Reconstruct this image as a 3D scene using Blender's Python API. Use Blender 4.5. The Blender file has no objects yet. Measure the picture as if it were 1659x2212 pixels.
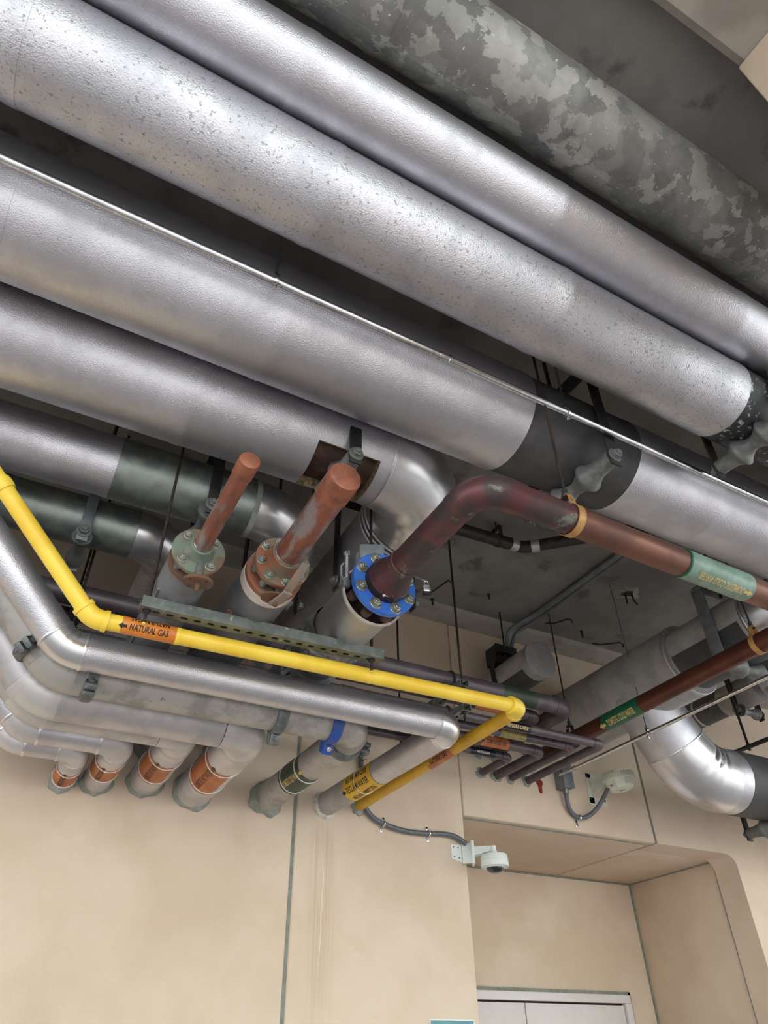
import bpy, bmesh, math, random
from mathutils import Vector as V, Matrix

random.seed(7)
S = bpy.context.scene
COL = S.collection
PI = math.pi

# ------------------------------------------------------------------ camera
YAW, PITCH, ROLL = (math.radians(a) for a in (28.81, 38.87, -1.12))
FPX = 1517.5
fwd = V((math.sin(YAW) * math.cos(PITCH), math.cos(YAW) * math.cos(PITCH), math.sin(PITCH)))
rgt = V((math.cos(YAW), -math.sin(YAW), 0))
upv = rgt.cross(fwd)
r2 = rgt * math.cos(ROLL) + upv * math.sin(ROLL)
u2 = upv * math.cos(ROLL) - rgt * math.sin(ROLL)
cd = bpy.data.cameras.new('camera')
cd.sensor_fit = 'HORIZONTAL'
cd.sensor_width = 36.0
cd.lens = 36.0 * FPX / 1659.0
cd.clip_end = 500
cam = bpy.data.objects.new('camera', cd)
COL.objects.link(cam)
cam.matrix_world = Matrix(((r2.x, u2.x, -fwd.x, 0), (r2.y, u2.y, -fwd.y, 0), (r2.z, u2.z, -fwd.z, 1.7), (0, 0, 0, 1)))
S.camera = cam

# ------------------------------------------------------------------ sky, sun, exposure
w = bpy.data.worlds.new('sky')
S.world = w
w.use_nodes = True
bg = w.node_tree.nodes['Background']
bg.inputs['Color'].default_value = (0.93, 1.0, 0.97, 1)
bg.inputs['Strength'].default_value = 3.0
sd = bpy.data.lights.new('sun', 'SUN')
sd.energy = 2.0
sd.color = (1.0, 0.96, 0.9)
sd.angle = math.radians(2)
sun = bpy.data.objects.new('sun', sd)
COL.objects.link(sun)
sun.rotation_euler = V((0.25, 0.62, -1.0)).to_track_quat('-Z', 'Y').to_euler()
vs = S.view_settings
vs.view_transform = 'Standard'
vs.look = 'None'
vs.gamma = 1.0
vs.use_curve_mapping = False
vs.exposure = 0.55
S.cycles.use_denoising = True
S.cycles.max_bounces = 6
S.cycles.diffuse_bounces = 4
S.cycles.glossy_bounces = 4

# ------------------------------------------------------------------ materials
def _lin(c):
    return tuple(((x / 255.0) / 12.92 if x / 255.0 <= 0.04045 else ((x / 255.0 + 0.055) / 1.055) ** 2.4) for x in c) + (1.0,)

def mat(name, c1, c2=None, scale=8.0, lo=0.42, hi=0.62, metal=0.0, rough=0.5, rough2=None, bump=0.0, bscale=100.0,
        detail=4.0, c3=None, s3=30.0, lo3=0.6, hi3=0.66, stretch=(1, 1, 1), spec=0.5, coat=0.0, rough3=None, metal3=None):
    m = bpy.data.materials.new(name)
    m.use_nodes = True
    nt = m.node_tree
    N, L = nt.nodes, nt.links
    b = N['Principled BSDF']
    b.inputs['Base Color'].default_value = _lin(c1)
    b.inputs['Metallic'].default_value = metal
    b.inputs['Roughness'].default_value = rough
    b.inputs['Specular IOR Level'].default_value = spec
    b.inputs['Coat Weight'].default_value = coat
    tc = N.new('ShaderNodeTexCoord')
    mp = N.new('ShaderNodeMapping')
    mp.inputs['Scale'].default_value = stretch
    L.new(tc.outputs['Object'], mp.inputs['Vector'])
    vec = mp.outputs['Vector']
    col = None
    def noise(s, d=4.0):
        n = N.new('ShaderNodeTexNoise')
        n.inputs['Scale'].default_value = s
        n.inputs['Detail'].default_value = d
        n.inputs['Roughness'].default_value = 0.62
        L.new(vec, n.inputs['Vector'])
        return n
    def ramp(src, a, z):
        r = N.new('ShaderNodeMapRange')
        r.interpolation_type = 'SMOOTHSTEP'
        r.inputs['From Min'].default_value = a
        r.inputs['From Max'].default_value = z
        L.new(src, r.inputs['Value'])
        return r.outputs['Result']
    if c2 is not None:
        f = ramp(noise(scale, detail).outputs['Fac'], lo, hi)
        mx = N.new('ShaderNodeMix')
        mx.data_type = 'RGBA'
        mx.inputs['A'].default_value = _lin(c1)
        mx.inputs['B'].default_value = _lin(c2)
        L.new(f, mx.inputs['Factor'])
        col = mx.outputs['Result']
        if rough2 is not None:
            mr = N.new('ShaderNodeMapRange')
            mr.inputs['To Min'].default_value = rough
            mr.inputs['To Max'].default_value = rough2
            L.new(f, mr.inputs['Value'])
            L.new(mr.outputs['Result'], b.inputs['Roughness'])
    if c3 is not None:
        f3 = ramp(noise(s3, 6.0).outputs['Fac'], lo3, hi3)
        mx = N.new('ShaderNodeMix')
        mx.data_type = 'RGBA'
        if col is None:
            mx.inputs['A'].default_value = _lin(c1)
        else:
            L.new(col, mx.inputs['A'])
        mx.inputs['B'].default_value = _lin(c3)
        L.new(f3, mx.inputs['Factor'])
        col = mx.outputs['Result']
        if metal3 is not None:
            mr = N.new('ShaderNodeMapRange')
            mr.inputs['To Min'].default_value = metal
            mr.inputs['To Max'].default_value = metal3
            L.new(f3, mr.inputs['Value'])
            L.new(mr.outputs['Result'], b.inputs['Metallic'])
    if col is not None:
        L.new(col, b.inputs['Base Color'])
    if bump:
        nb = noise(bscale, 2.0)
        bp = N.new('ShaderNodeBump')
        bp.inputs['Strength'].default_value = bump
        bp.inputs['Distance'].default_value = 0.004
        L.new(nb.outputs['Fac'], bp.inputs['Height'])
        L.new(bp.outputs['Normal'], b.inputs['Normal'])
    return m

M = {}
M['alu'] = mat('embossed_aluminium', (204, 203, 210), (192, 191, 198), 5, metal=0.9, rough=0.33, rough2=0.40, bump=0.42, bscale=210,
               c3=(178, 178, 182), s3=150, lo3=0.60, hi3=0.68)
M['alu_fleck'] = mat('embossed_aluminium_oxidised', (202, 201, 208), (188, 188, 195), 6, metal=0.88, rough=0.35, rough2=0.43, bump=0.48, bscale=190,
                     c3=(148, 150, 152), s3=75, lo3=0.575, hi3=0.64, metal3=0.6)
M['alu_smooth'] = mat('smooth_aluminium', (216, 216, 220), (204, 204, 208), 4, metal=0.92, rough=0.28, rough2=0.36, bump=0.05, bscale=12)
M['alu_dull'] = mat('dull_aluminium', (196, 193, 196), (180, 177, 180), 5, metal=0.85, rough=0.48, rough2=0.58, bump=0.05, bscale=40)
M['alu_pale'] = mat('pale_lacquered_aluminium', (204, 200, 201), (190, 186, 188), 5, metal=0.55, rough=0.42, rough2=0.52, bump=0.05, bscale=30)
M['zinc'] = mat('weathered_zinc_jacket', (134, 142, 139), (154, 161, 157), 14, metal=0.85, rough=0.40, rough2=0.5, bump=0.06, bscale=60)
M['zinc_dark'] = mat('grey_green_zinc', (108, 117, 113), (134, 142, 138), 22, metal=0.6, rough=0.5, rough2=0.62, c3=(188, 194, 190), s3=38, lo3=0.64, hi3=0.7)
M['shield'] = mat('dark_pipe_shield', (70, 70, 72), (82, 81, 82), 9, metal=0.35, rough=0.55, rough2=0.65, c3=(118, 118, 120), s3=130, lo3=0.68, hi3=0.74)
M['shield_spot'] = mat('dark_shield_lime_spots', (52, 53, 56), (66, 66, 68), 9, metal=0.3, rough=0.5, c3=(176, 178, 182), s3=34, lo3=0.57, hi3=0.63)
M['canvas'] = mat('painted_grey_insulation', (176, 172, 168), (158, 155, 152), 6, rough=0.62, bump=0.1, bscale=130, metal=0.15)
M['canvas_mid'] = mat('mid_grey_insulation', (116, 116, 119), (104, 104, 107), 6, rough=0.6, bump=0.15, bscale=130, metal=0.2)
M['canvas_dark'] = mat('dark_grey_insulation', (82, 82, 82), (96, 95, 94), 6, rough=0.62, bump=0.1, bscale=110)
M['bare'] = mat('bare_grey_steel_pipe', (172, 168, 163), (146, 142, 138), 7, rough=0.42, rough2=0.55, metal=0.3, c3=(112, 107, 102), s3=26, lo3=0.62, hi3=0.72, bump=0.04, bscale=60)
M['roller'] = mat('cast_iron_grey', (104, 106, 106), (122, 124, 122), 20, rough=0.55, metal=0.4, bump=0.05, bscale=80)
M['iron'] = mat('black_steel', (46, 45, 46), (60, 57, 56), 15, rough=0.6, metal=0.4)
M['rod'] = mat('dark_threaded_rod', (44, 40, 38), (66, 54, 46), 40, rough=0.6, metal=0.5, bump=0.3, bscale=400)
M['chrome'] = mat('bright_zinc_steel', (214, 216, 220), (190, 193, 196), 20, rough=0.22, metal=1.0)
M['bolt'] = mat('zinc_bolt', (150, 152, 142), (172, 174, 168), 60, rough=0.34, metal=0.9)
M['coupling'] = mat('galvanised_coupling', (98, 101, 102), (118, 121, 120), 25, rough=0.5, metal=0.55, c3=(168, 164, 152), s3=46, lo3=0.62, hi3=0.7)
M['strut'] = mat('galvanised_strut', (116, 122, 119), (136, 142, 138), 12, rough=0.5, metal=0.6, c3=(182, 188, 184), s3=26, lo3=0.61, hi3=0.68)
M['copper_red'] = mat('weathered_red_copper', (138, 82, 64), (112, 76, 68), 12, rough=0.48, rough2=0.6, metal=0.35, c3=(140, 132, 134), s3=14, lo3=0.47, hi3=0.62, stretch=(1, .35, 1))
M['copper_cap'] = mat('capped_copper', (150, 92, 70), (126, 78, 62), 22, rough=0.5, metal=0.35, c3=(110, 146, 128), s3=30, lo3=0.66, hi3=0.72)
M['copper_brown'] = mat('tarnished_brown_copper', (118, 78, 62), (98, 66, 58), 5, rough=0.4, rough2=0.5, metal=0.45, c3=(118, 60, 66), s3=4, lo3=0.6, hi3=0.68)
M['copper_purple'] = mat('burnt_purple_copper', (96, 58, 60), (70, 60, 60), 8, rough=0.4, rough2=0.55, metal=0.45, c3=(112, 112, 104), s3=11, lo3=0.6, hi3=0.68)
M['copper_black'] = mat('heat_blackened_fitting', (50, 42, 42), (64, 50, 48), 14, rough=0.38, metal=0.4)
M['copper_dark'] = mat('dark_red_brown_copper', (92, 50, 38), (78, 42, 34), 6, rough=0.38, metal=0.45)
M['med'] = mat('dark_plum_copper_tube', (84, 75, 80), (98, 89, 94), 9, rough=0.4, rough2=0.5, metal=0.35, c3=(90, 64, 66), s3=6, lo3=0.6, hi3=0.7)
M['verdigris'] = mat('verdigris_flange', (118, 130, 117), (122, 98, 80), 11, lo=0.42, hi=0.58, rough=0.6, metal=0.25, c3=(92, 122, 104), s3=34, lo3=0.6, hi3=0.7)
M['rust_flange'] = mat('rusty_copper_flange', (146, 92, 70), (120, 110, 92), 12, rough=0.6, metal=0.25, c3=(118, 130, 112), s3=20, lo3=0.6, hi3=0.68)
M['rust'] = mat('rusted_steel', (112, 76, 58), (92, 78, 68), 20, rough=0.75, metal=0.15)
M['rust_dark'] = mat('scaled_pipe_under_insulation', (70, 50, 42), (92, 66, 54), 14, rough=0.6, metal=0.25)
M['lever'] = mat('weathered_valve_lever', (134, 126, 122), (150, 128, 108), 30, rough=0.65, metal=0.3)
M['yellow'] = mat('yellow_gas_paint', (244, 210, 76), (236, 196, 60), 5, rough=0.36, bump=0.05, bscale=70, c3=(120, 100, 40), s3=70, lo3=0.745, hi3=0.77)
M['yellow_aged'] = mat('ochre_gas_paint', (214, 166, 36), (200, 152, 34), 6, rough=0.45, bump=0.06, bscale=70)
M['blue'] = mat('blue_epoxy_paint', (56, 110, 200), (50, 102, 190), 6, rough=0.42)
M['blue_dark'] = mat('blue_coupling_paint', (38, 74, 150), (34, 66, 136), 10, rough=0.45)
M['orange'] = mat('orange_marker', (214, 128, 48), (204, 116, 40), 12, rough=0.4)
M['orange_old'] = mat('faded_orange_marker', (172, 98, 52), (186, 114, 66), 12, rough=0.5)
M['green'] = mat('green_marker', (14, 92, 62), (18, 82, 56), 9, rough=0.35)
M['green_faded'] = mat('faded_green_marker', (104, 132, 118), (122, 150, 136), 16, rough=0.4, c3=(40, 120, 92), s3=11, lo3=0.64, hi3=0.68)
M['green_dark'] = mat('dark_green_marker', (48, 62, 48), (40, 54, 42), 9, rough=0.45)
M['yellow_label'] = mat('yellow_marker', (226, 180, 44), (214, 168, 40), 9, rough=0.42)
M['black_label'] = mat('black_marker', (24, 26, 32), (30, 32, 38), 9, rough=0.3)
M['ink'] = mat('black_print', (28, 24, 22), rough=0.5)
M['ink_brown'] = mat('faded_brown_print', (86, 58, 34), rough=0.6)
M['gold_print'] = mat('tan_print', (206, 178, 116), rough=0.5)
M['white_print'] = mat('white_print', (228, 228, 228), rough=0.5)
M['white'] = mat('white_plastic', (226, 232, 228), (220, 226, 222), 8, rough=0.38)
M['white_warm'] = mat('off_white_plastic', (214, 216, 200), (206, 208, 194), 8, rough=0.42)
M['dome'] = mat('black_dome_glass', (14, 13, 14), rough=0.06, coat=1.0)
M['conduit'] = mat('grey_flexible_conduit', (98, 100, 106), (88, 90, 96), 30, rough=0.32)
M['steel_grey'] = mat('grey_painted_steel', (124, 128, 132), (110, 114, 118), 14, rough=0.45, metal=0.3)
M['mastic'] = mat('grey_green_sealant', (150, 155, 147), (134, 139, 131), 26, rough=0.8, bump=0.5, bscale=60)
M['mastic_white'] = mat('white_sealant', (222, 220, 210), (190, 186, 172), 30, rough=0.8, bump=0.5, bscale=70)
M['joint'] = mat('joint_sealant', (136, 139, 130), (122, 125, 117), 20, rough=0.85)
M['foil'] = mat('crumpled_grey_wrap', (128, 128, 128), (160, 160, 160), 14, rough=0.4, metal=0.6, bump=0.9, bscale=26)
M['red'] = mat('red_paint', (132, 24, 18), (116, 20, 16), 30, rough=0.6)
M['sign'] = mat('teal_sign', (70, 128, 138), (76, 134, 144), 9, rough=0.4)
M['door'] = mat('pale_painted_door', (214, 208, 206), (208, 202, 200), 4, rough=0.42)
M['fibre'] = mat('exposed_fibre_insulation', (150, 130, 96), (96, 82, 62), 60, rough=0.9, bump=1.0, bscale=120)
M['pinkedge'] = mat('white_insulation_end', (206, 196, 190), (190, 178, 172), 20, rough=0.8)
M['concrete'] = mat('ceiling_concrete', (138, 134, 132), (114, 111, 109), 1.6, lo=0.36, hi=0.66, rough=0.85, bump=0.12, bscale=40, c3=(97, 93, 91), s3=3.1, lo3=0.58, hi3=0.7)
M['concrete_light'] = mat('beam_concrete', (160, 154, 146), (140, 134, 126), 3, rough=0.85, bump=0.12, bscale=40)
M['ground'] = mat('concrete_paving', (172, 168, 170), (160, 156, 158), 0.8, rough=0.85)
M['drain'] = mat('black_iron_drain', (48, 42, 40), (64, 54, 48), 18, rough=0.5, metal=0.3)

def wall_mat(name, stain=False):
    m = mat(name, (214, 195, 175), (201, 179, 157), 0.9, lo=0.38, hi=0.64, rough=0.82, bump=0.35, bscale=120,
            c3=(238, 224, 202), s3=150, lo3=0.61, hi3=0.70)
    if stain:
        nt = m.node_tree
        N, L = nt.nodes, nt.links
        b = N['Principled BSDF']
        src = b.inputs['Base Color'].links[0].from_socket
        tc = N.new('ShaderNodeTexCoord')
        sp = N.new('ShaderNodeSeparateXYZ')
        L.new(tc.outputs['Object'], sp.inputs[0])
        def mth(op, a, bb=None, clamp=False):
            n = N.new('ShaderNodeMath')
            n.operation = op
            n.use_clamp = clamp
            for i, q in enumerate((a, bb)):
                if q is None:
                    continue
                if isinstance(q, (int, float)):
                    n.inputs[i].default_value = q
                else:
                    L.new(q, n.inputs[i])
            return n.outputs[0]
        dx = mth('ABSOLUTE', mth('SUBTRACT', sp.outputs['X'], 1.845))
        band = mth('SUBTRACT', 1.0, mth('DIVIDE', dx, 0.10), True)
        below = mth('MULTIPLY', mth('SUBTRACT', 2.97, sp.outputs['Z']), 8.0, True)
        fade = mth('SUBTRACT', 1.0, mth('MULTIPLY', mth('SUBTRACT', 2.97, sp.outputs['Z']), 0.75), True)
        mp = N.new('ShaderNodeMapping')
        mp.inputs['Scale'].default_value = (70, 1, 1.3)
        L.new(tc.outputs['Object'], mp.inputs['Vector'])
        nz = N.new('ShaderNodeTexNoise')
        nz.inputs['Scale'].default_value = 1.0
        nz.inputs['Detail'].default_value = 3.0
        L.new(mp.outputs['Vector'], nz.inputs['Vector'])
        st = mth('MULTIPLY', mth('SUBTRACT', nz.outputs['Fac'], 0.42), 3.2, True)
        f = mth('MULTIPLY', mth('MULTIPLY', band, below), mth('MULTIPLY', fade, mth('ADD', mth('MULTIPLY', st, 0.7), 0.12)))
        mx = N.new('ShaderNodeMix')
        mx.data_type = 'RGBA'
        L.new(f, mx.inputs['Factor'])
        L.new(src, mx.inputs['A'])
        mx.inputs['B'].default_value = _lin((150, 112, 66))
        # pale mineral trail down the middle of the rust runs
        n2 = N.new('ShaderNodeTexNoise')
        n2.noise_dimensions = '1D'
        n2.inputs['Scale'].default_value = 2.6
        n2.inputs['Detail'].default_value = 4.0
        L.new(sp.outputs['Z'], n2.inputs['W'])
        cx_ = mth('ADD', mth('MULTIPLY', mth('SUBTRACT', n2.outputs['Fac'], 0.5), 0.05), 1.848)
        ln = mth('SUBTRACT', 1.0, mth('DIVIDE', mth('ABSOLUTE', mth('SUBTRACT', sp.outputs['X'], cx_)), 0.0035), True)
        lim = mth('MULTIPLY', mth('MULTIPLY', mth('SUBTRACT', 2.80, sp.outputs['Z']), 6.0, True), mth('MULTIPLY', mth('SUBTRACT', sp.outputs['Z'], 2.12), 6.0, True))
        m3 = N.new('ShaderNodeMix')
        m3.data_type = 'RGBA'
        L.new(mth('MULTIPLY', ln, mth('MULTIPLY', lim, 0.7)), m3.inputs['Factor'])
        L.new(mx.outputs['Result'], m3.inputs['A'])
        m3.inputs['B'].default_value = _lin((240, 236, 226))
        L.new(m3.outputs['Result'], b.inputs['Base Color'])
    return m
M['wall'] = wall_mat('tan_textured_panel')
M['wall_stain'] = wall_mat('tan_panel_with_rust_runs', True)

def galv_mat():
    m = mat('spangled_galvanised', (150, 150, 147), (100, 100, 99), 3.2, metal=0.45, rough=0.55, rough2=0.62)
    nt = m.node_tree
    N, L = nt.nodes, nt.links
    b = N['Principled BSDF']
    src = b.inputs['Base Color'].links[0].from_socket
    tc = N.new('ShaderNodeTexCoord')
    nz = N.new('ShaderNodeTexNoise')
    nz.inputs['Scale'].default_value = 7
    nz.inputs['Detail'].default_value = 9
    nz.inputs['Roughness'].default_value = 0.68
    L.new(tc.outputs['Object'], nz.inputs['Vector'])
    add = N.new('ShaderNodeMixRGB')
    add.blend_type = 'ADD'
    add.inputs[0].default_value = 0.22
    L.new(tc.outputs['Object'], add.inputs[1])
    L.new(nz.outputs['Color'], add.inputs[2])
    vo = N.new('ShaderNodeTexVoronoi')
    vo.inputs['Scale'].default_value = 15
    L.new(add.outputs[0], vo.inputs['Vector'])
    sp = N.new('ShaderNodeSeparateColor')
    L.new(vo.outputs['Color'], sp.inputs[0])
    rp = N.new('ShaderNodeValToRGB')
    e = rp.color_ramp.elements
    e[0].position, e[0].color = 0.30, _lin((110, 110, 109))
    e[1].position, e[1].color = 1.0, _lin((188, 187, 181))
    x = rp.color_ramp.elements.new(0.62)
    x.color = _lin((138, 138, 135))
    L.new(sp.outputs[0], rp.inputs[0])
    mx = N.new('ShaderNodeMix')
    mx.data_type = 'RGBA'
    mx.inputs['Factor'].default_value = 0.6
    L.new(src, mx.inputs['A'])
    L.new(rp.outputs[0], mx.inputs['B'])
    n2 = N.new('ShaderNodeTexNoise')
    n2.inputs['Scale'].default_value = 70
    n2.inputs['Detail'].default_value = 3
    L.new(tc.outputs['Object'], n2.inputs['Vector'])
    mr = N.new('ShaderNodeMapRange')
    mr.inputs['From Min'].default_value = 0.68
    mr.inputs['From Max'].default_value = 0.74
    L.new(n2.outputs['Fac'], mr.inputs['Value'])
    m2 = N.new('ShaderNodeMix')
    m2.data_type = 'RGBA'
    L.new(mr.outputs['Result'], m2.inputs['Factor'])
    L.new(mx.outputs['Result'], m2.inputs['A'])
    m2.inputs['B'].default_value = _lin((196, 200, 194))
    L.new(m2.outputs['Result'], b.inputs['Base Color'])
    return m
M['galv'] = galv_mat()

# ------------------------------------------------------------------ object helpers
def thing(name, label, cat, loc, group=None, kind=None):
    o = bpy.data.objects.new(name, None)
    COL.objects.link(o)
    o.empty_display_size = 0.1
    o.location = loc
    if label:
        o['label'] = label
    if cat:
        o['category'] = cat
    if group:
        o['group'] = group
    if kind:
        o['kind'] = kind
    o['_w'] = list(loc)
    return o

def _origin(o):
    return V(o['_w']) if '_w' in o else V((0, 0, 0))

def put(name, me, parent=None, mx=None, label=None):
    o = bpy.data.objects.new(name, me)
    COL.objects.link(o)
    if parent is not None:
        o.parent = parent
        o.matrix_parent_inverse = Matrix.Translation(-_origin(parent))
    if mx is not None:
        o.matrix_basis = mx
    if label:
        o['label'] = label
    return o

def mesh(vs_, fs, mt, smooth=True, sharp=40):
    me = bpy.data.meshes.new('shape')
    me.from_pydata([tuple(v) for v in vs_], [], fs)
    me.materials.append(M[mt] if isinstance(mt, str) else mt)
    me.update()
    if smooth and sharp:
        me.polygons.foreach_set('use_smooth', [True] * len(me.polygons))
        me.set_sharp_from_angle(angle=math.radians(sharp))
    return me

def add(name, geo, mt, parent=None, smooth=True, sharp=40, label=None):
    return put(name, mesh(geo[0], geo[1], mt, smooth, sharp), parent, None, label)

def join(*geos):
    vs_, fs = [], []
    for g in geos:
        k = len(vs_)
        vs_ += list(g[0])
        fs += [tuple(i + k for i in f) for f in g[1]]
    return vs_, fs

def perp(d):
    d = V(d).normalized()
    a = V((0, 0, 1)) if abs(d.z) < 0.9 else V((1, 0, 0))
    x = d.cross(a).normalized()
    return x, d.cross(x).normalized()

def sweep(path, radii, n=24, caps=True):
    path = [V(p) for p in path]
    if not isinstance(radii, (list, tuple)):
        radii = [radii] * len(path)
    m = len(path)
    T = []
    for i in range(m):
        a = path[max(i - 1, 0)]
        b = path[min(i + 1, m - 1)]
        t = (b - a)
        if t.length < 1e-9:
            t = T[-1] if T else V((1, 0, 0))
        T.append(t.normalized())
    x, y = perp(T[0])
    vs_, fs = [], []
    for i in range(m):
        if i:
            q = T[i - 1].rotation_difference(T[i])
            x = q @ x
            y = q @ y
        for k in range(n):
            a = 2 * PI * k / n
            vs_.append(path[i] + (x * math.cos(a) + y * math.sin(a)) * radii[i])
    for i in range(m - 1):
        for k in range(n):
            k2 = (k + 1) % n
            fs.append((i * n + k, i * n + k2, (i + 1) * n + k2, (i + 1) * n + k))
    if caps:
        fs.append(tuple(range(n - 1, -1, -1)))
        fs.append(tuple((m - 1) * n + k for k in range(n)))
    return vs_, fs

def lathe(p, d, prof, n=24, caps=True):
    """profile of (distance along d, radius) around the axis p + t*d"""
    d = V(d).normalized()
    x, y = perp(d)
    vs_, fs = [], []
    for t, r in prof:
        for k in range(n):
            a = 2 * PI * k / n
            vs_.append(V(p) + d * t + (x * math.cos(a) + y * math.sin(a)) * r)
    m = len(prof)
    for i in range(m - 1):
        for k in range(n):
            k2 = (k + 1) % n
            fs.append((i * n + k, i * n + k2, (i + 1) * n + k2, (i + 1) * n + k))
    if caps:
        fs.append(tuple(range(n - 1, -1, -1)))
        fs.append(tuple((m - 1) * n + k for k in range(n)))
    return vs_, fs

def box(c, s, ax=None, bev=0.0):
    """box about c with half-sizes s along the axes ax"""
    bm = bmesh.new()
    bmesh.ops.create_cube(bm, size=2)
    ax = ax or (V((1, 0, 0)), V((0, 1, 0)), V((0, 0, 1)))
    for v in bm.verts:
        v.co = V((v.co.x * s[0], v.co.y * s[1], v.co.z * s[2]))
    if bev:
        bmesh.ops.bevel(bm, geom=list(bm.edges), offset=bev, segments=2, affect='EDGES', profile=0.5)
    bm.verts.index_update()
    vs_ = [V(c) + ax[0] * v.co.x + ax[1] * v.co.y + ax[2] * v.co.z for v in bm.verts]
    fs = [tuple(v.index for v in f.verts) for f in bm.faces]
    bm.free()
    return vs_, fs

def arc_pts(a, c, b, R, n=12):
    """fillet at corner c between a and b; returns the arc's points (from a's side to b's side)"""
    a, b, c = V(a), V(b), V(c)
    d1 = (a - c).normalized()
    d2 = (b - c).normalized()
    ang = d1.angle(d2)
    tl = R / math.tan(ang / 2)
    p1 = c + d1 * tl
    bis = (d1 + d2).normalized()
    ctr = c + bis * (R / math.sin(ang / 2))
    e1 = (p1 - ctr).normalized()
    ax = e1.cross(((c + d2 * tl) - ctr).normalized())
    tot = PI - ang
    ax.normalize()
    return [ctr + Matrix.Rotation(tot * i / n, 3, ax) @ (e1 * R) for i in range(n + 1)]

def route(pts, R, n=10):
    out = [V(pts[0])]
    for i in range(1, len(pts) - 1):
        out += arc_pts(pts[i - 1], pts[i], pts[i + 1], R if not isinstance(R, (list, tuple)) else R[i - 1], n)
    out.append(V(pts[-1]))
    return out

def section(par, a, b, r, mt, n=40, lip=0.0016, name='jacket_section', label=None):
    """one jacket length, its far end slightly flared over the next length"""
    a, b = V(a), V(b)
    L = (b - a).length
    prof = [(0, r), (L - 0.035, r), (L - 0.03, r + lip), (L + 0.004, r + lip), (L + 0.004, r - 0.002)]
    return add(name, lathe(a, b - a, prof, n), mt, par, label=label)

def ring(par, p, d, r, wd=0.012, h=0.003, mt='alu_smooth', name='band', n=40):
    prof = [(-wd / 2, r - 0.004), (-wd / 2, r + h * .6), (-wd / 4, r + h), (wd / 4, r + h), (wd / 2, r + h * .6), (wd / 2, r - 0.004)]
    return add(name, lathe(p, d, prof, n, False), mt, par)

def hexbolt(par, p, d, size, mt='bolt', washer=True, name='bolt', length=None):
    """hexagon bolt head with washer and shank stub standing on p along d; the mesh is shared"""
    key = 'bolt_%s_%d_%d' % (mt, washer, int((length or 0) * 1000))
    me = _BOLT.get(key)
    if me is None:
        gs = []
        z = 0.0
        if washer:
            gs.append(lathe((0, 0, 0), (0, 0, 1), [(0, 1.0), (0.14, 1.0), (0.18, 0.94)], 18))
            z = 0.16
        gs.append(lathe((0, 0, z), (0, 0, 1), [(0, 0.66), (0.5, 0.66), (0.58, 0.56)], 6))
        gs.append(lathe((0, 0, z + 0.5), (0, 0, 1), [(0, 0.36), (0.3, 0.36), (0.34, 0.3)], 12))
        g = join(*gs)
        me = mesh(g[0], g[1], mt, True, 30)
        _BOLT[key] = me
    q = V((0, 0, 1)).rotation_difference(V(d).normalized()).to_matrix().to_4x4()
    rz = Matrix.Rotation(random.uniform(0, 1), 4, 'Z')
    return put(name, me, par, Matrix.Translation(V(p)) @ q @ rz @ Matrix.Diagonal((size, size, size, 1)))
_BOLT = {}

def escutcheon(par, p, d, r, mt='mastic', seed=0, name='wall_seal', grow=0.02, th=0.02):
    """uneven collar of sealant around a pipe where it enters the wall"""
    rnd = random.Random(seed)
    x, y = perp(d)
    d = V(d).normalized()
    n = 30
    ph = [rnd.uniform(0, 6.28) for _ in range(4)]
    vs_, fs = [], []
    for j, (t, k) in enumerate(((0.002, 1.0), (th * 0.6, 0.85), (th, 0.3), (th * 1.3, -0.05))):
        for i in range(n):
            a = 2 * PI * i / n
            wv = 1 + 0.35 * math.sin(3 * a + ph[0]) + 0.25 * math.sin(5 * a + ph[1]) + 0.2 * math.sin(9 * a + ph[2])
            rr = r + grow * k * (wv if k > 0.2 else 1)
            vs_.append(V(p) + d * t * (1 + 0.2 * math.sin(4 * a + ph[3])) + (x * math.cos(a) + y * math.sin(a)) * rr)
    for j in range(3):
        for i in range(n):
            fs.append((j * n + i, j * n + (i + 1) % n, (j + 1) * n + (i + 1) % n, (j + 1) * n + i))
    return add(name, (vs_, fs), mt, par)

# ---- flat shapes wrapped on a pipe
def text_geo(txt, size, bold=0.0, xs=1.0):
    cu = bpy.data.curves.new('lettering', 'FONT')
    cu.body = txt
    cu.size = size
    cu.align_x = 'CENTER'
    cu.align_y = 'CENTER'
    cu.offset = bold
    cu.resolution_u = 3
    o = bpy.data.objects.new('lettering', cu)
    me = bpy.data.meshes.new_from_object(o)
    vs_ = [V((v.co.x * xs, v.co.y, 0)) for v in me.vertices]
    fs = [tuple(p.vertices) for p in me.polygons]
    bpy.data.objects.remove(o)
    bpy.data.curves.remove(cu)
    bpy.data.meshes.remove(me)
    return vs_, fs

def arrow_geo(cx, cy, L, h, dirx=-1):
    k = dirx
    p = [(k * L / 2, 0), (0, h / 2), (0, h / 4.5), (-k * L / 2, h / 4.5), (-k * L / 2, -h / 4.5), (0, -h / 4.5), (0, -h / 2)]
    return [V((cx + a, cy + b, 0)) for a, b in p], [tuple(range(7))]

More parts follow.
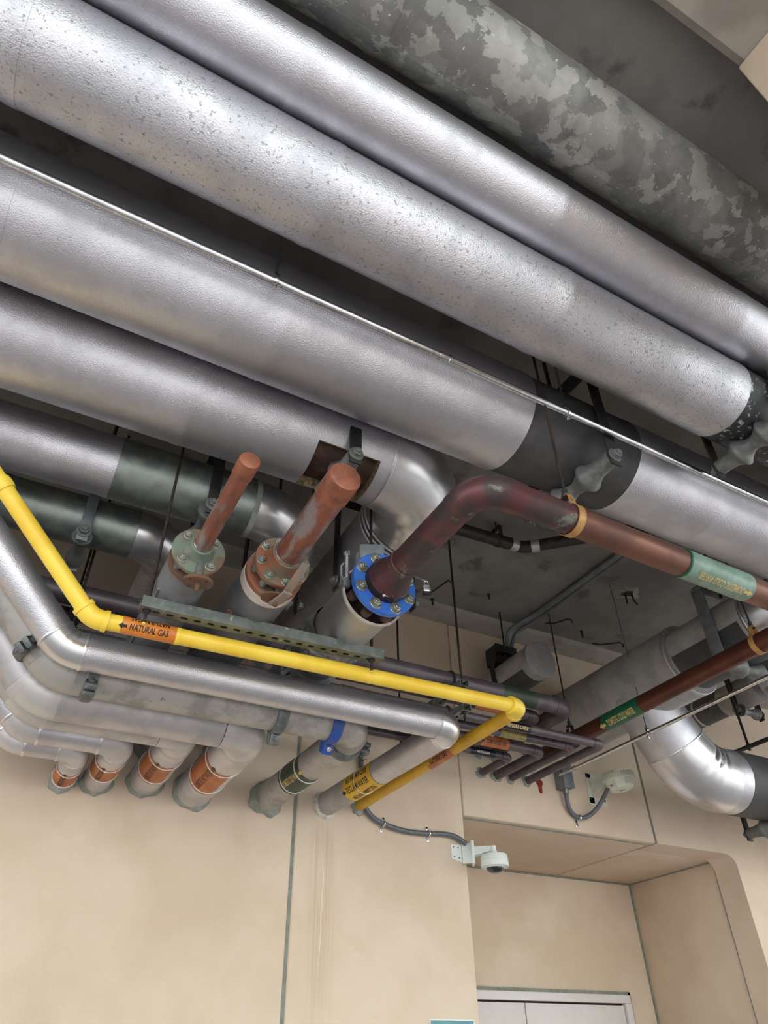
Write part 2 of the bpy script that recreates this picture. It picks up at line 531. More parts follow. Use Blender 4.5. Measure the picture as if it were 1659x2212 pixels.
def wrap(geo, P, u, n, R, v0=0.0, flip=False):
    u = V(u).normalized()
    n = V(n)
    n = (n - u * n.dot(u)).normalized()
    up = n.cross(u)
    bm = bmesh.new()
    bv = [bm.verts.new(v) for v in geo[0]]
    for f in geo[1]:
        try:
            bm.faces.new([bv[i] for i in f])
        except ValueError:
            pass
    ys = [v.co.y for v in bm.verts]
    k = max(2, int((max(ys) - min(ys)) / (R * 0.16)) + 1)
    for i in range(1, k):
        yy = min(ys) + (max(ys) - min(ys)) * i / k
        bmesh.ops.bisect_plane(bm, geom=list(bm.verts) + list(bm.edges) + list(bm.faces), plane_co=(0, yy, 0), plane_no=(0, 1, 0))
    bm.verts.index_update()
    vs_, fs = [], []
    for v in bm.verts:
        s, t = v.co.x, v.co.y
        if flip:
            s, t = -s, -t
        a = (t + v0) / R
        vs_.append(V(P) + u * s + (n * math.cos(a) + up * math.sin(a)) * R)
    fs = [tuple(v.index for v in f.verts) for f in bm.faces]
    bm.free()
    return vs_, fs

def label(par, P, u, n, r, length, arc, mt, rows=(), ink='ink', name='pipe_marker', lab=None, thick=0.0012):
    """printed marker on a pipe: sheet of given length and arc (radians), rows of (text, letter height, v, text width, flip, arrow)"""
    u = V(u).normalized()
    n = V(n)
    n = (n - u * n.dot(u)).normalized()
    up = n.cross(u)
    k = 28
    vs_, fs = [], []
    for rr in (r + 0.0003, r + thick):
        for s in (-length / 2, length / 2):
            for i in range(k + 1):
                a = -arc / 2 + arc * i / k
                vs_.append(V(P) + u * s + (n * math.cos(a) + up * math.sin(a)) * rr)
    q = k + 1
    for i in range(k):
        fs.append((2 * q + i, 3 * q + i, 3 * q + i + 1, 2 * q + i + 1))
        fs.append((i, i + 1, 2 * q + i + 1, 2 * q + i))
        fs.append((q + i, 3 * q + i, 3 * q + i + 1, q + i + 1)[::-1])
    sheet = add(name, (vs_, fs), mt, par, label=lab)
    for (txt, size, v0, xs, flip, arrow) in rows:
        g = text_geo(txt, size / 0.7, size * 0.03, 1.0)
        wd_ = max(p.x for p in g[0]) - min(p.x for p in g[0])
        g = ([V((p.x * xs / wd_, p.y, 0)) for p in g[0]], g[1])
        size = size * 1.15
        gs = [g]
        if arrow:
            x0 = min(p.x for p in g[0]) - size * 0.9
            if arrow == 'end':
                x0 = max(p.x for p in g[0]) + size * 0.9
            gs.append(arrow_geo(x0, 0, size * 1.1, size * 0.9, -1 if arrow != 'end' else 1))
        t = add('lettering', wrap(join(*gs), P, u, n, r + thick + 0.0006, v0, flip), ink, sheet, smooth=False)
        t['label'] = 'printed words ' + txt.lower()
    return sheet
CAMP = V((0, 0, 1.7))
def face(P, turn=0.0):
    return (CAMP - V(P)).normalized()

# ------------------------------------------------------------------ structure
AZ = math.radians(0.9)
U9 = V((math.cos(AZ), math.sin(AZ), 0))
def on9(c, x, z):
    """point of a line parallel to the overhead runs, offset c from the origin, at x"""
    return V((x, (c + math.sin(AZ) * x) / math.cos(AZ), z))

YW = 4.2
g = ([(-60, -60, 0), (60, -60, 0), (60, 8, 0), (-60, 8, 0), (-60, -60, -.2), (60, -60, -.2), (60, 8, -.2), (-60, 8, -.2)],
     [(0, 1, 2, 3), (7, 6, 5, 4), (0, 4, 5, 1), (1, 5, 6, 2), (2, 6, 7, 3), (3, 7, 4, 0)])
o = add('floor', g, 'ground', None, False)
o['kind'] = 'structure'; o['label'] = 'pale concrete paving below and outside the canopy'

wl = thing('wall_back', 'tan textured precast wall panels below the pipes', None, (1.0, YW, 0), kind='structure')
def panel(x0, x1, z0, z1, mt='wall', y0=YW, y1=YW + 0.2, bev=0.012):
    return add('panel', box(((x0 + x1) / 2, (y0 + y1) / 2, (z0 + z1) / 2), ((x1 - x0) / 2, (y1 - y0) / 2, (z1 - z0) / 2), bev=bev), mt, wl, sharp=50)
panel(-9, 1.642, 0, 4.62)
panel(1.662, 2.884, 0, 4.62, 'wall_stain')
panel(2.890, 4.681, 3.10, 4.62, y1=5.43)
# panel with the rounded opening corner, right of the joint
def l_panel():
    R = 0.10
    pts = [(4.701, 3.10)]
    cx, cz = 5.56 - R, 3.10 - R
    for i in range(9):
        a = PI / 2 - PI / 2 * i / 8
        pts.append((cx + R * math.cos(a), cz + R * math.sin(a)))
    pts += [(5.56, 0), (12, 0), (12, 4.62), (4.701, 4.62)]
    n = len(pts)
    vs_ = [(x, YW, z) for x, z in pts] + [(x, YW + 0.23, z) for x, z in pts]
    fs = [tuple(range(n)), tuple(range(2 * n - 1, n - 1, -1))] + [(i, n + i, n + (i + 1) % n, (i + 1) % n) for i in range(n)]
    return vs_, fs
add('panel', l_panel(), 'wall', wl, sharp=30)
panel(4.700, 5.9, 3.10, 3.4, y0=YW + 0.23, y1=5.43, bev=0.004)
panel(5.575, 5.9, 0, 3.10, y0=4.442, y1=5.43, bev=0.006)
panel(2.6, 2.884, 0, 3.10, y0=4.405, y1=5.43, bev=0.006)
panel(2.88, 3.02, 0, 3.40, y0=5.44, y1=5.6, bev=0.0)
panel(3.02, 5.30, 2.245, 3.40, y0=5.44, y1=5.6, bev=0.0)
panel(5.30, 5.9, 0, 3.40, y0=5.44, y1=5.6, bev=0.0)
# recessed joint sealant
def jbox(x0, x1, y0, y1, z0, z1):
    add('joint_sealant', box(((x0 + x1) / 2, (y0 + y1) / 2, (z0 + z1) / 2), ((x1 - x0) / 2, (y1 - y0) / 2, (z1 - z0) / 2)), 'joint', wl, False)
jbox(1.636, 1.668, YW + 0.010, YW + 0.03, 0, 4.62)
jbox(2.880, 2.894, YW + 0.012, YW + 0.03, 3.10, 4.62)
jbox(4.680, 4.702, YW + 0.008, YW + 0.03, 3.106, 4.62)
jbox(4.676, 4.706, YW + 0.03, 5.43, 3.108, 3.13)
jbox(5.566, 5.585, 4.428, 4.444, 0, 3.10)
jbox(2.89, 5.575, 5.424, 5.442, 3.088, 3.098)
jbox(5.560, 5.578, 5.424, 5.442, 0, 3.098)
jbox(5.564, 5.58, 4.44, 5.43, 3.090, 3.100)
# mouldings along the top edge of the opening
add('drip_groove', box((3.785, YW + 0.05, 3.0975), (0.895, 0.006, 0.004)), 'joint', wl, False)

# door
dr = thing('door_1', 'pale double door in the recessed opening', None, (4.163, 5.44, 0), kind='structure')
add('door_frame', join(box((4.163, 5.425, 2.19), (1.10, 0.03, 0.03), bev=.004), box((5.235, 5.425, 1.08), (0.032, 0.03, 1.08), bev=.004), box((3.09, 5.425, 1.08), (0.032, 0.03, 1.08), bev=.004)), 'door', dr, sharp=30)
add('frame_sealant', join(box((4.163, 5.433, 2.232), (1.13, 0.012, 0.013)), box((5.282, 5.433, 1.12), (0.013, 0.012, 1.12)), box((3.044, 5.433, 1.12), (0.013, 0.012, 1.12))), 'joint', dr, False)
add('door_leaf', box((4.683, 5.445, 1.075), (0.515, 0.022, 1.072), bev=.003), 'door', dr, sharp=30)
add('door_leaf', box((3.643, 5.445, 1.075), (0.515, 0.022, 1.072), bev=.003), 'door', dr, sharp=30)
add('door_back', box((4.163, 5.52, 1.1), (1.1, 0.02, 1.1)), 'iron', dr, False)

# ceiling slab, edge strip and beams
o = add('ceiling', box((2.5, 0.4, 4.80), (14, 3.82, 0.15)), 'concrete', None, False)
o['kind'] = 'structure'; o['label'] = 'grey concrete slab above the pipes'
def prism_x(prof, x0, x1):
    n = len(prof)
    vs_ = [(x0, y, z) for y, z in prof] + [(x1, y, z) for y, z in prof]
    fs = [tuple(range(n - 1, -1, -1)), tuple(range(n, 2 * n))] + [(i, (i + 1) % n, n + (i + 1) % n, n + i) for i in range(n)]
    return vs_, fs
o = add('trim_1', prism_x([(4.02, 4.66), (4.05, 4.62), (4.19, 4.585), (4.22, 4.585), (4.22, 4.66)], -9, 12), 'concrete_light', None, True, 25)
o['kind'] = 'structure'; o['label'] = 'rough concrete ledge where the wall meets the slab'
o = add('trim_2', prism_x([(0.215, 4.66), (0.225, 4.52), (0.20, 4.49), (-0.5, 4.49), (-0.5, 4.66)], -9, 12), 'concrete_light', None, True, 25)
o['kind'] = 'structure'; o['label'] = 'lighter concrete beam in the top right corner'
o = add('wall_column', box((2.00, -0.19, 2.245), (0.40, 0.42, 2.245), bev=0.01), 'wall', None)
o['kind'] = 'structure'; o['label'] = 'tan column at the right edge of the frame'

# ------------------------------------------------------------------ pipe builders
def elbow_geo(arc, r, wrinkle=0.0, n=36, k=4):
    arc = [V(p) for p in arc]
    mid = (arc[0] + arc[-1]) / 2
    g = sweep(arc, r, n, False)
    if wrinkle:
        m = len(arc)
        inner = (mid - arc[m // 2]).normalized()
        for i in range(m):
            t = i / (m - 1)
            fade = math.sin(PI * t)
            for j in range(n):
                v = g[0][i * n + j]
                e = (v - arc[i]).normalized()
                q = max(0.0, e.dot(inner) + 0.25)
                wv = (0.5 + 0.5 * math.sin(2 * PI * k * t + 1.5 * e.z))
                g[0][i * n + j] = v - e * (wrinkle * r * q * fade * wv)
    return g

def run(par, pts, r, R, mt, emt=None, seam=0.95, bands=True, wrinkle=0.0, band_mt='alu_smooth', n=40, name='jacket_section', ename='elbow_jacket', grow=0.002, lip=0.0016):
    pts = [V(p) for p in pts]
    emt = emt or mt
    RR = R if isinstance(R, (list, tuple)) else [R] * (len(pts) - 2)
    cur = pts[0]
    for i in range(1, len(pts)):
        if i < len(pts) - 1:
            arc = arc_pts(pts[i - 1], pts[i], pts[i + 1], RR[i - 1], 22)
            end = arc[0]
        else:
            arc, end = None, pts[-1]
        L = (end - cur).length
        if L > 0.01:
            k = max(1, int(round(L / seam)))
            for j in range(k):
                section(par, cur.lerp(end, j / k), cur.lerp(end, (j + 1) / k), r, mt, n, lip, name)
        if arc:
            add(ename, elbow_geo(arc, r + grow, wrinkle, n), emt, par, sharp=60)
            if bands:
                ring(par, arc[0], arc[1] - arc[0], r + grow, mt=band_mt, n=n)
                ring(par, arc[-1], arc[-1] - arc[-2], r + grow, mt=band_mt, n=n)
            cur = arc[-1]

def tube(par, name, pts, r, mt, R=None, n=20, label=None):
    p = route(pts, R) if R else pts
    return add(name, sweep(p, r, n), mt, par, label=label)

def roller_hanger(lab, c, u, r, top, strap=0.055, hub=True, rr=0.030, fl=0.068, mt='iron', rmt='roller', extra=0.0):
    """rod, yoke, two straps and an hourglass roller under a pipe whose axis runs along u through c"""
    c = V(c)
    u = V(u).normalized()
    v = V((0, 0, 1)).cross(u).normalized()
    Z = V((0, 0, 1))
    h = r + 0.016
    t = thing('roller_hanger', lab, 'pipe hanger', (c.x, c.y, top), 'roller hangers carrying the big pipes')
    zr = -r - rr - 0.003 - extra
    ztop = r + 0.09
    add('yoke', join(box(c + Z * ztop, (h - 0.02, strap / 2 + 0.004, 0.006), (v, u, Z), 0.002),
                     box(c + Z * (ztop - 0.02) + v * (h - 0.012), (0.022, strap / 2 + 0.004, 0.006), ((v - Z).normalized(), u, (v + Z).normalized()), 0.002),
                     box(c + Z * (ztop - 0.02) - v * (h - 0.012), (0.022, strap / 2 + 0.004, 0.006), ((-v - Z).normalized(), u, (-v + Z).normalized()), 0.002)), mt, t, sharp=30)
    for s in (-1, 1):
        z0, z1 = zr - 0.05, ztop - 0.032
        add('strap', box(c + v * (s * h) + Z * ((z0 + z1) / 2), (strap / 2, 0.005, (z1 - z0) / 2), (u, v, Z), 0.0015), mt, t, sharp=30)
        hexbolt(t, c + v * (s * (h + 0.005)) + Z * zr, v * s, 0.034, 'roller', True, 'nut')
    Lr = 2 * (h - 0.008)
    a = c - v * (Lr / 2) + Z * zr
    if hub:
        prof = [(0, .036), (.10 * Lr, .037), (.2 * Lr, .041), (.27 * Lr, .054), (.31 * Lr, fl), (.335 * Lr, fl), (.38 * Lr, .050), (.44 * Lr, .036), (.5 * Lr, .030)]
    else:
        prof = [(.06 * Lr, .018), (.12 * Lr, .018), (.13 * Lr, fl), (.16 * Lr, fl), (.25 * Lr, .040), (.36 * Lr, .030), (.5 * Lr, .026)]
    prof = prof + [(Lr - q, w_) for q, w_ in prof[-2::-1]]
    add('roller', lathe(a, v, prof, 28), rmt, t, sharp=50)
    zc = c.z + ztop
    add('hanger_rod', sweep([(c.x, c.y, zc - 0.03), (c.x, c.y, top)], 0.010, 10), 'rod', t)
    hexbolt(t, (c.x, c.y, zc + 0.006), (0, 0, 1), 0.024, 'iron', True, 'nut')
    return t

# ------------------------------------------------------------------ overhead runs
XL, XR = -3.6, 7.2
TOP = 4.65
# galvanised spiral duct next to the beam
t = thing('galvanised_duct', 'blotchy spangled galvanised duct nearest the top right corner', 'duct', on9(0.622, 0, 4.45))
for i, (a, b) in enumerate(((-3.6, -1.4), (-1.4, 0.42), (0.42, 1.12), (1.12, 3.1), (3.1, 5.2), (5.2, 7.2))):
    section(t, on9(0.622, a, 4.45), on9(0.622, b, 4.45), 0.160, 'galv', 44, 0.003, 'duct_section')
add('seam', box(on9(0.622, 1.8, 4.45) + V((0, 0.063, -0.147)), (5.4, 0.005, 0.003), (U9, V((0, 0.92, 0.39)), V((0, -0.39, 0.92)))), 'galv', t, False)
for x in (-1.2, 2.9):
    p = on9(0.622, x, 4.45)
    q = thing('duct_strap', 'dark strap rod holding the galvanised duct' + (' beyond the left edge' if x < 0 else ' near its right end'), 'pipe hanger', (p.x, p.y, TOP), 'duct straps')
    ring(q, p, U9, 0.163, 0.035, 0.003, 'iron', 'strap')
    add('hanger_rod', sweep([p + V((0, 0, 0.16)), p + V((0, 0, 0.20))], 0.010, 10), 'rod', q)

def long_pipe(name, lab, c, z, r, xs, mts):
    t = thing(name, lab, 'pipe', on9(c, 0, z))
    for i in range(len(xs) - 1):
        m_ = mts[i] if isinstance(mts, list) else mts
        nm = 'pipe_shield' if m_.startswith('shield') else 'jacket_section'
        rr = r - 0.004 if m_.startswith('shield') else r
        section(t, on9(c, xs[i], z), on9(c, xs[i + 1], z), rr, m_, 64, 0.002, nm)
    return t
p1 = long_pipe('insulated_pipe', 'slimmer bright aluminium-clad pipe, between the galvanised duct and the wide pipe', 0.878, 4.223, 0.126, [-3.6, -2.6, -1.76, -.77, .22, 1.22, 2.2, 3.0, 3.95, 4.9, 5.85, 7.2], 'alu')
p2 = long_pipe('insulated_pipe', 'wide aluminium-clad pipe with dark oxidation flecks, top row', 1.130, 4.053, 0.175, [-3.6, -2.4, -1.45, -.52, .41, 1.38, 2.35, 3.05, 4.0, 4.95, 5.9, 7.2],
               ['alu_fleck'] * 6 + ['shield_spot'] + ['alu'] * 4)
p3 = long_pipe('insulated_pipe', 'largest aluminium-clad pipe, behind the thin bright conduit', 1.678, 4.031, 0.233, [-3.6, -2.4, -1.45, -.49, .455, 1.563, 2.187, 2.76, 3.7, 4.65, 5.6, 7.2],
               ['alu'] * 5 + ['shield'] + ['alu'] * 5)
roller_hanger('roller hanger with flat straps under the largest aluminium pipe', on9(1.678, 1.93, 4.031), U9, 0.233, TOP, 0.06)
roller_hanger('roller hanger at the right edge under the wide flecked pipe', on9(1.130, 2.50, 4.053), U9, 0.175, TOP, 0.055)
roller_hanger('roller hanger out at the far right under the largest pipe', on9(1.678, 5.1, 4.031), U9, 0.233, TOP, 0.06)

# fourth pipe: turns into the wall
t = thing('insulated_pipe', 'aluminium-clad pipe turning to the wall with its cladding cut open at the hanger', 'pipe', (0, 2.175, 4.0))
def pX(xa, xb, y, z, r, mt, par, nm='jacket_section', n=56):
    return section(par, (xa, y, z), (xb, y, z), r, mt, n, 0.002, nm)
y4, z4, r4 = 2.175, 4.0, 0.220
for a, b in ((-3.6, -2.5), (-2.5, -1.6), (-1.6, -.66), (-.66, .27)):
    pX(a, b, y4, z4, r4, 'alu', t)
# section with an opening cut from its underside
def cut_section(x0, x1, xa, xb, a0, a1):
    """cylinder x0..x1 with a window xa..xb between angles a0..a1 (angle from straight down, towards the camera)"""
    n = 64
    vs_, fs = [], []
    xs = [x0, xa, xb, x1]
    for x in xs:
        for k in range(n):
            a = 2 * PI * k / n
            vs_.append((x, y4 - r4 * math.sin(a), z4 - r4 * math.cos(a)))
    for i in range(3):
        for k in range(n):
            am = (2 * PI * (k + .5) / n + PI) % (2 * PI) - PI
            if i == 1 and a0 < am < a1:
                continue
            k2 = (k + 1) % n
            fs.append((i * n + k, (i + 1) * n + k, (i + 1) * n + k2, i * n + k2))
    return vs_, fs
A0, A1 = -0.62, 0.80
add('jacket_section', cut_section(.27, 1.165, .80, 1.10, A0, A1), 'alu', t, sharp=30)
# exposed pipe and cut insulation edges
add('exposed_pipe', lathe((.79, y4, z4), (1, 0, 0), [(0, r4 - .045), (.32, r4 - .045)], 48), 'rust_dark', t, label='scaled brown pipe showing through the opening')
def cut_edge(a, mt='fibre'):
    vs_ = []
    for x in (.80, 1.10):
        for rr in (r4 - .046, r4 - .001):
            for da in (0, .02):
                vs_.append((x, y4 - rr * math.sin(a + da), z4 - rr * math.cos(a + da)))
    return vs_, [(0, 2, 6, 4), (1, 5, 7, 3), (0, 1, 3, 2), (4, 6, 7, 5), (2, 3, 7, 6), (0, 4, 5, 1)]
add('insulation_edge', cut_edge(A1 - .03), 'fibre', t, False)
add('insulation_edge', cut_edge(A0 + .01), 'fibre', t, False)
for x in (.80, 1.10):
    vs_, fs = [], []
    for i in range(17):
        a = A0 + (A1 - A0) * i / 16
        for rr in (r4 - .046, r4 - .001):
            vs_.append((x, y4 - rr * math.sin(a), z4 - rr * math.cos(a)))
    for i in range(16):
        fs.append((2 * i, 2 * i + 1, 2 * i + 3, 2 * i + 2))
    add('insulation_edge', (vs_, fs), 'fibre', t, False)
arc = arc_pts((0, y4, z4), (1.508, y4, z4), (1.508, 4.2, z4), 0.343, 24)
add('elbow_jacket', elbow_geo(arc, r4 + .003, 0.03, 56, 4), 'alu_smooth', t, sharp=60)
ring(t, arc[0], (1, 0, 0), r4 + .003, 0.012, 0.002, 'alu_smooth', n=56)
for k in range(3):
    ring(t, arc[-1] + V((0, .02 + k * .03, 0)), (0, 1, 0), r4 + .002, 0.014, 0.006, 'alu_pale', n=56)
section(t, arc[-1] + V((0, .1, 0)), (1.508, 3.4, z4), r4 - .004, 'alu_dull', 56)
section(t, (1.508, 3.4, z4), (1.508, YW, z4), r4 - .004, 'alu_dull', 56)
escutcheon(t, (1.508, YW, z4), (0, -1, 0), r4, seed=3)
roller_hanger('roller hanger with bolt in the cut-open cladding', (.95, y4, z4), (1, 0, 0), r4 - .03, TOP, 0.055, extra=0.0)

# fifth and sixth pipes
y5, z5, r5 = 2.684, 3.9145, 0.144
t = thing('insulated_pipe', 'fifth pipe from the top, aluminium left end and dull grey-green middle, elbow behind capped stubs', 'pipe', (0, y5, z5))
for a, b in ((-3.6, -2.5), (-2.5, -1.7), (-1.7, -.15), (-.15, .066)):
    pX(a, b, y5, z5, r5, 'alu', t, n=48)
pX(.066, .70, y5, z5, r5 + .003, 'zinc', t, 'pipe_shield', 48)
arc = arc_pts((0, y5, z5), (1.012, y5, z5), (1.012, 4.2, z5), 0.286, 22)
add('elbow_jacket', elbow_geo(arc, r5 + .002, 0.02, 48), 'alu_smooth', t, sharp=60)
ring(t, arc[0] + V((-.01, 0, 0)), (1, 0, 0), r5 + .001, 0.03, 0.004, 'mastic', 'sealant_band', 48)
section(t, arc[-1], (1.012, YW, z5), r5, 'alu_dull', 48)
escutcheon(t, (1.012, YW, z5), (0, -1, 0), r5, seed=4)
y6, z6, r6 = 3.068, 3.85, 0.123
t = thing('insulated_pipe', 'sixth pipe from the top, grey-green with aluminium elbow, on an hourglass roller', 'pipe', (0, y6, z6))
for a, b in ((-3.6, -2.3), (-2.3, -1.2), (-1.2, -.35), (-.35, .25)):
    pX(a, b, y6, z6, r6, 'zinc', t, n=44)
arc = arc_pts((0, y6, z6), (.47, y6, z6), (.47, 4.2, z6), 0.22, 22)
add('elbow_jacket', elbow_geo(arc, r6 + .003, 0.02, 44), 'alu_smooth', t, sharp=60)
section(t, arc[-1], (.47, YW, z6), r6, 'alu_dull', 44)
escutcheon(t, (.47, YW, z6), (0, -1, 0), r6, seed=5)
roller_hanger('hourglass roller hanger beside the yellow gas pipe', (.02, y6, z6), (1, 0, 0), r6, TOP, 0.05, False, 0.03, 0.046, 'steel_grey')
roller_hanger('small roller hanger behind the thinner copper stub', (.50, y5, z5), (1, 0, 0), r5, TOP, 0.05, False, 0.03, 0.05, 'iron')

# thin bright conduit in front of the largest pipe
t = thing('steel_conduit', 'thin bright steel conduit running along the largest pipe', 'conduit', on9(1.395, 0, 3.87))
rc = 0.0145
for a, b in ((-3.6, -2.0), (-2.0, 1.06), (1.06, 4.1), (4.1, 7.2)):
    add('conduit_length', sweep([on9(1.395, a, 3.87), on9(1.395, b, 3.87)], rc, 20), 'chrome', t)
for x in (1.06, 4.1, -2.0):
    p = on9(1.395, x, 3.87)
    cpl = add('coupling', lathe(p - U9 * .028, U9, [(0, .014), (0, .018), (.012, .018), (.014, .0155), (.042, .0155), (.044, .018), (.056, .018), (.056, .014)], 18), 'chrome', t)
def conduit_clamp(lab, p, u, r, top, grp):
    p = V(p)
    u = V(u).normalized()
    s = V((0, 0, 1)).cross(u).normalized()
    q = thing('conduit_hanger', lab, 'conduit hanger', (p.x, p.y, top), grp)
    ring(q, p, u, r + .001, 0.016, 0.003, 'chrome', 'clamp', 20)
    add('clamp_tab', join(box(p + V((0, 0, r + .014)), (.010, .008, .012), (u, s, V((0, 0, 1))), .002), box(p - V((0, 0, r + .012)), (.006, .006, .012), (u, s, V((0, 0, 1))), .002)), 'chrome', q, sharp=30)
    hexbolt(q, p - V((0, 0, r + .012)) - s * .006, -s, .010, 'bolt', False, 'screw')
    add('wing_nut', join(box(p - V((0, 0, r + .022)) - s * .014 + u * .006, (.009, .0025, .004), ((u - s).normalized(), V((0, 0, 1)), (u + s).normalized())), box(p - V((0, 0, r + .022)) - s * .014 - u * .004, (.007, .0025, .004), ((u + s).normalized(), V((0, 0, 1)), (u - s).normalized()))), 'chrome', q, False)
    add('hanger_rod', sweep([p + V((0, 0, r + .012)), V((p.x, p.y, top))], 0.0048, 8), 'chrome', q)
    return q
conduit_clamp('wire-thin hanger at the left part of the bright conduit', on9(1.395, .357, 3.87), U9, rc, TOP, 'rods of the bright conduit')
conduit_clamp('rod and clamp of the bright conduit over the dark shield', on9(1.395, 1.67, 3.87), U9, rc, TOP, 'rods of the bright conduit')

# ------------------------------------------------------------------ flanged stubs towards the camera
YN = V((0, -1, 0))
def flange_bolts(par, c, d, rad, n, size, a0, mt='bolt'):
    x, y = perp(d)
    for k in range(n):
        a = a0 + 2 * PI * k / n
        hexbolt(par, V(c) + (x * math.cos(a) + y * math.sin(a)) * rad, d, size, mt)

def nuts_behind(par, c, d, rad, n, size, a0, mt='roller'):
    x, y = perp(d)
    for k in range(n):
        a = a0 + 2 * PI * k / n
        q = V(c) + (x * math.cos(a) + y * math.sin(a)) * rad
        add('nut', lathe(q, d, [(-.03, size * .8), (-.028, size), (.0, size), (.002, size * .8)], 10), mt, par)

# S1
x1, z1 = .415, 3.232
t = thing('capped_copper_stub', 'thin capped copper stub on a green four-bolt flange, leftmost of the flanged pipes', 'pipe', (x1, 2.18, z1), 'flanged pipes over the strut')
body = add('insulation', lathe((x1, YW, z1), YN, [(0, .0915), (1.93, .0915), (1.935, .088), (1.935, .07)], 44), 'canvas_mid', t)
add('canvas_seam', box((x1 - .078, 3.3, z1 - .048), (.002, .88, .006), (V((.5, 0, -.86)), V((0, 1, 0)), V((.86, 0, .5)))), 'canvas', body, False)
add('back_flange', lathe((x1, 2.265, z1), YN, [(0, .096), (.018, .096), (.02, .093), (.02, .03)], 40), 'rust', t)
add('valve_body', lathe((x1, 2.26, z1), YN, [(0, .06), (.06, .05)], 28), 'roller', t)
add('front_flange', lathe((x1, 2.202, z1), YN, [(0, .06), (0, .097), (.018, .1), (.022, .097), (.023, .058), (.04, .046), (.065, .042), (.067, .034)], 40), 'verdigris', t)
flange_bolts(t, (x1, 2.179, z1), YN, .074, 4, .021, .72)
nuts_behind(t, (x1, 2.215, z1), YN, .074, 4, .016, .72)
cu = add('copper_pipe', lathe((x1, 2.14, z1), YN, [(0, .032), (.46, .032)], 32), 'copper_red', t)
add('solder_ring', lathe((x1, 2.136, z1), YN, [(0, .035), (.004, .035), (.008, .032)], 32), 'bolt', t)
add('end_cap', lathe((x1, 1.705, z1), YN, [(0, .032), (0, .0355), (.07, .0355), (.078, .033), (.081, .027)], 32), 'copper_cap', t)
stem = add('stem', lathe((x1 + .012, 2.19, z1 - .04), (0, -.24, -1), [(0, .016), (.06, .016), (.062, .012), (.105, .012)], 16), 'roller', t)
add('drain_flange', lathe((x1 + .012, 2.165, z1 - .135), (0, .12, -1), [(0, .012), (0, .053), (.011, .054), (.013, .052)], 32), 'rust', t, label='small rusted round flange hanging below')
for k in range(4):
    a = .6 + k * PI / 2
    add('bolt_hole', lathe((x1 + .012 + .040 * math.cos(a), 2.1665 + .040 * math.sin(a), z1 - .1478 + .0048 * math.sin(a)), (0, .12, -1), [(0, .005), (.0012, .005)], 10), 'iron', t)
add('stem_end', lathe((x1 + .012, 2.167, z1 - .147), (0, .12, -1), [(0, .012), (.006, .010), (.02, .005), (.03, .004)], 12), 'rust', t)

# S2
x2, z2 = .728, 3.255
t = thing('capped_copper_stub', 'thick capped copper stub on a rusty eight-bolt flange with lever', 'pipe', (x2, 2.13, z2), 'flanged pipes over the strut')
body = add('insulation', lathe((x2, YW, z2), YN, [(0, .115), (1.94, .115), (1.945, .110), (1.945, .09)], 48), 'canvas_mid', t)
add('insulation_rim', lathe((x2, 2.30, z2), YN, [(0, .1155), (.045, .1165), (.048, .112), (.048, .08)], 48, False), 'pinkedge', t)
add('back_flange', lathe((x2, 2.245, z2), YN, [(0, .116), (.022, .116), (.024, .113), (.024, .04)], 44), 'rust_flange', t)
add('valve_body', lathe((x2, 2.24, z2), YN, [(0, .075), (.075, .066)], 32), 'roller', t)
add('front_flange', lathe((x2, 2.164, z2), YN, [(0, .08), (0, .109), (.022, .112), (.026, .110), (.027, .078), (.05, .066), (.085, .0635), (.088, .056)], 44), 'rust_flange', t)
flange_bolts(t, (x2, 2.137, z2), YN, .089, 8, .0205, .2)
nuts_behind(t, (x2, 2.18, z2), YN, .089, 8, .017, .2, 'zinc_dark')
add('copper_pipe', lathe((x2, 2.08, z2), YN, [(0, .0545), (.42, .0545)], 40), 'copper_red', t)
add('solder_ring', lathe((x2, 2.078, z2), YN, [(0, .058), (.005, .058), (.01, .0545)], 40), 'bolt', t)
add('end_cap', lathe((x2, 1.69, z2), YN, [(0, .0545), (0, .0585), (.10, .0585), (.108, .056), (.112, .048)], 40), 'copper_cap', t)
add('stem', lathe((x2 + .02, 2.20, z2 - .07), (0, 0, -1), [(0, .016), (.07, .016)], 16), 'roller', t)
add('lever_plate', lathe((x2 - .005, 2.20, z2 - .125), (0, .1, -1), [(0, .048), (.006, .048)], 20), 'rust', t)
lv = add('lever', join(box((x2 + .012, 2.17, z2 - .145), (.017, .055, .006), ((V((1, .22, 0)).normalized(), V((-.22, 1, 0)).normalized(), V((0, 0, 1)))), .002),
                       box((x2 + .036, 2.075, z2 - .10), (.016, .07, .005), (V((1, .2, 0)).normalized(), V((-.18, .84, -.5)).normalized(), V((0, .5, .86)).normalized()), .002)), 'lever', t, sharp=30)
hexbolt(t, (x2 + .006, 2.205, z2 - .151), (0, 0, -1), .013, 'rust', False)

# S3: blue flange and the copper main it feeds
x3, z3 = 1.155, 3.262
az = math.radians(1.6)
U3 = V((math.cos(az), math.sin(az), 0))
t = thing('flanged_copper_main', 'brown copper main from the blue flange, elbowed to run right below the largest pipe', 'pipe', (x3, 2.1, z3), 'flanged pipes over the strut')
add('insulation', lathe((x3, YW, z3), YN, [(0, .122), (1.97, .124), (1.99, .134), (1.995, .134)], 52, False), 'alu_dull', t)
add('insulation_rim', lathe((x3, 2.225, z3), YN, [(0, .132), (.01, .140), (.022, .140), (.022, .131), (.0, .122)], 52, False), 'pinkedge', t)
add('valve_body', lathe((x3, 2.30, z3), YN, [(0, .10), (.06, .115), (.075, .115), (.076, .09), (.16, .085)], 40), 'copper_black', t)
add('blue_flange', lathe((x3, 2.128, z3), YN, [(0, .07), (0, .141), (.022, .143), (.027, .141), (.027, .092), (.012, .088)], 56), 'blue', t)
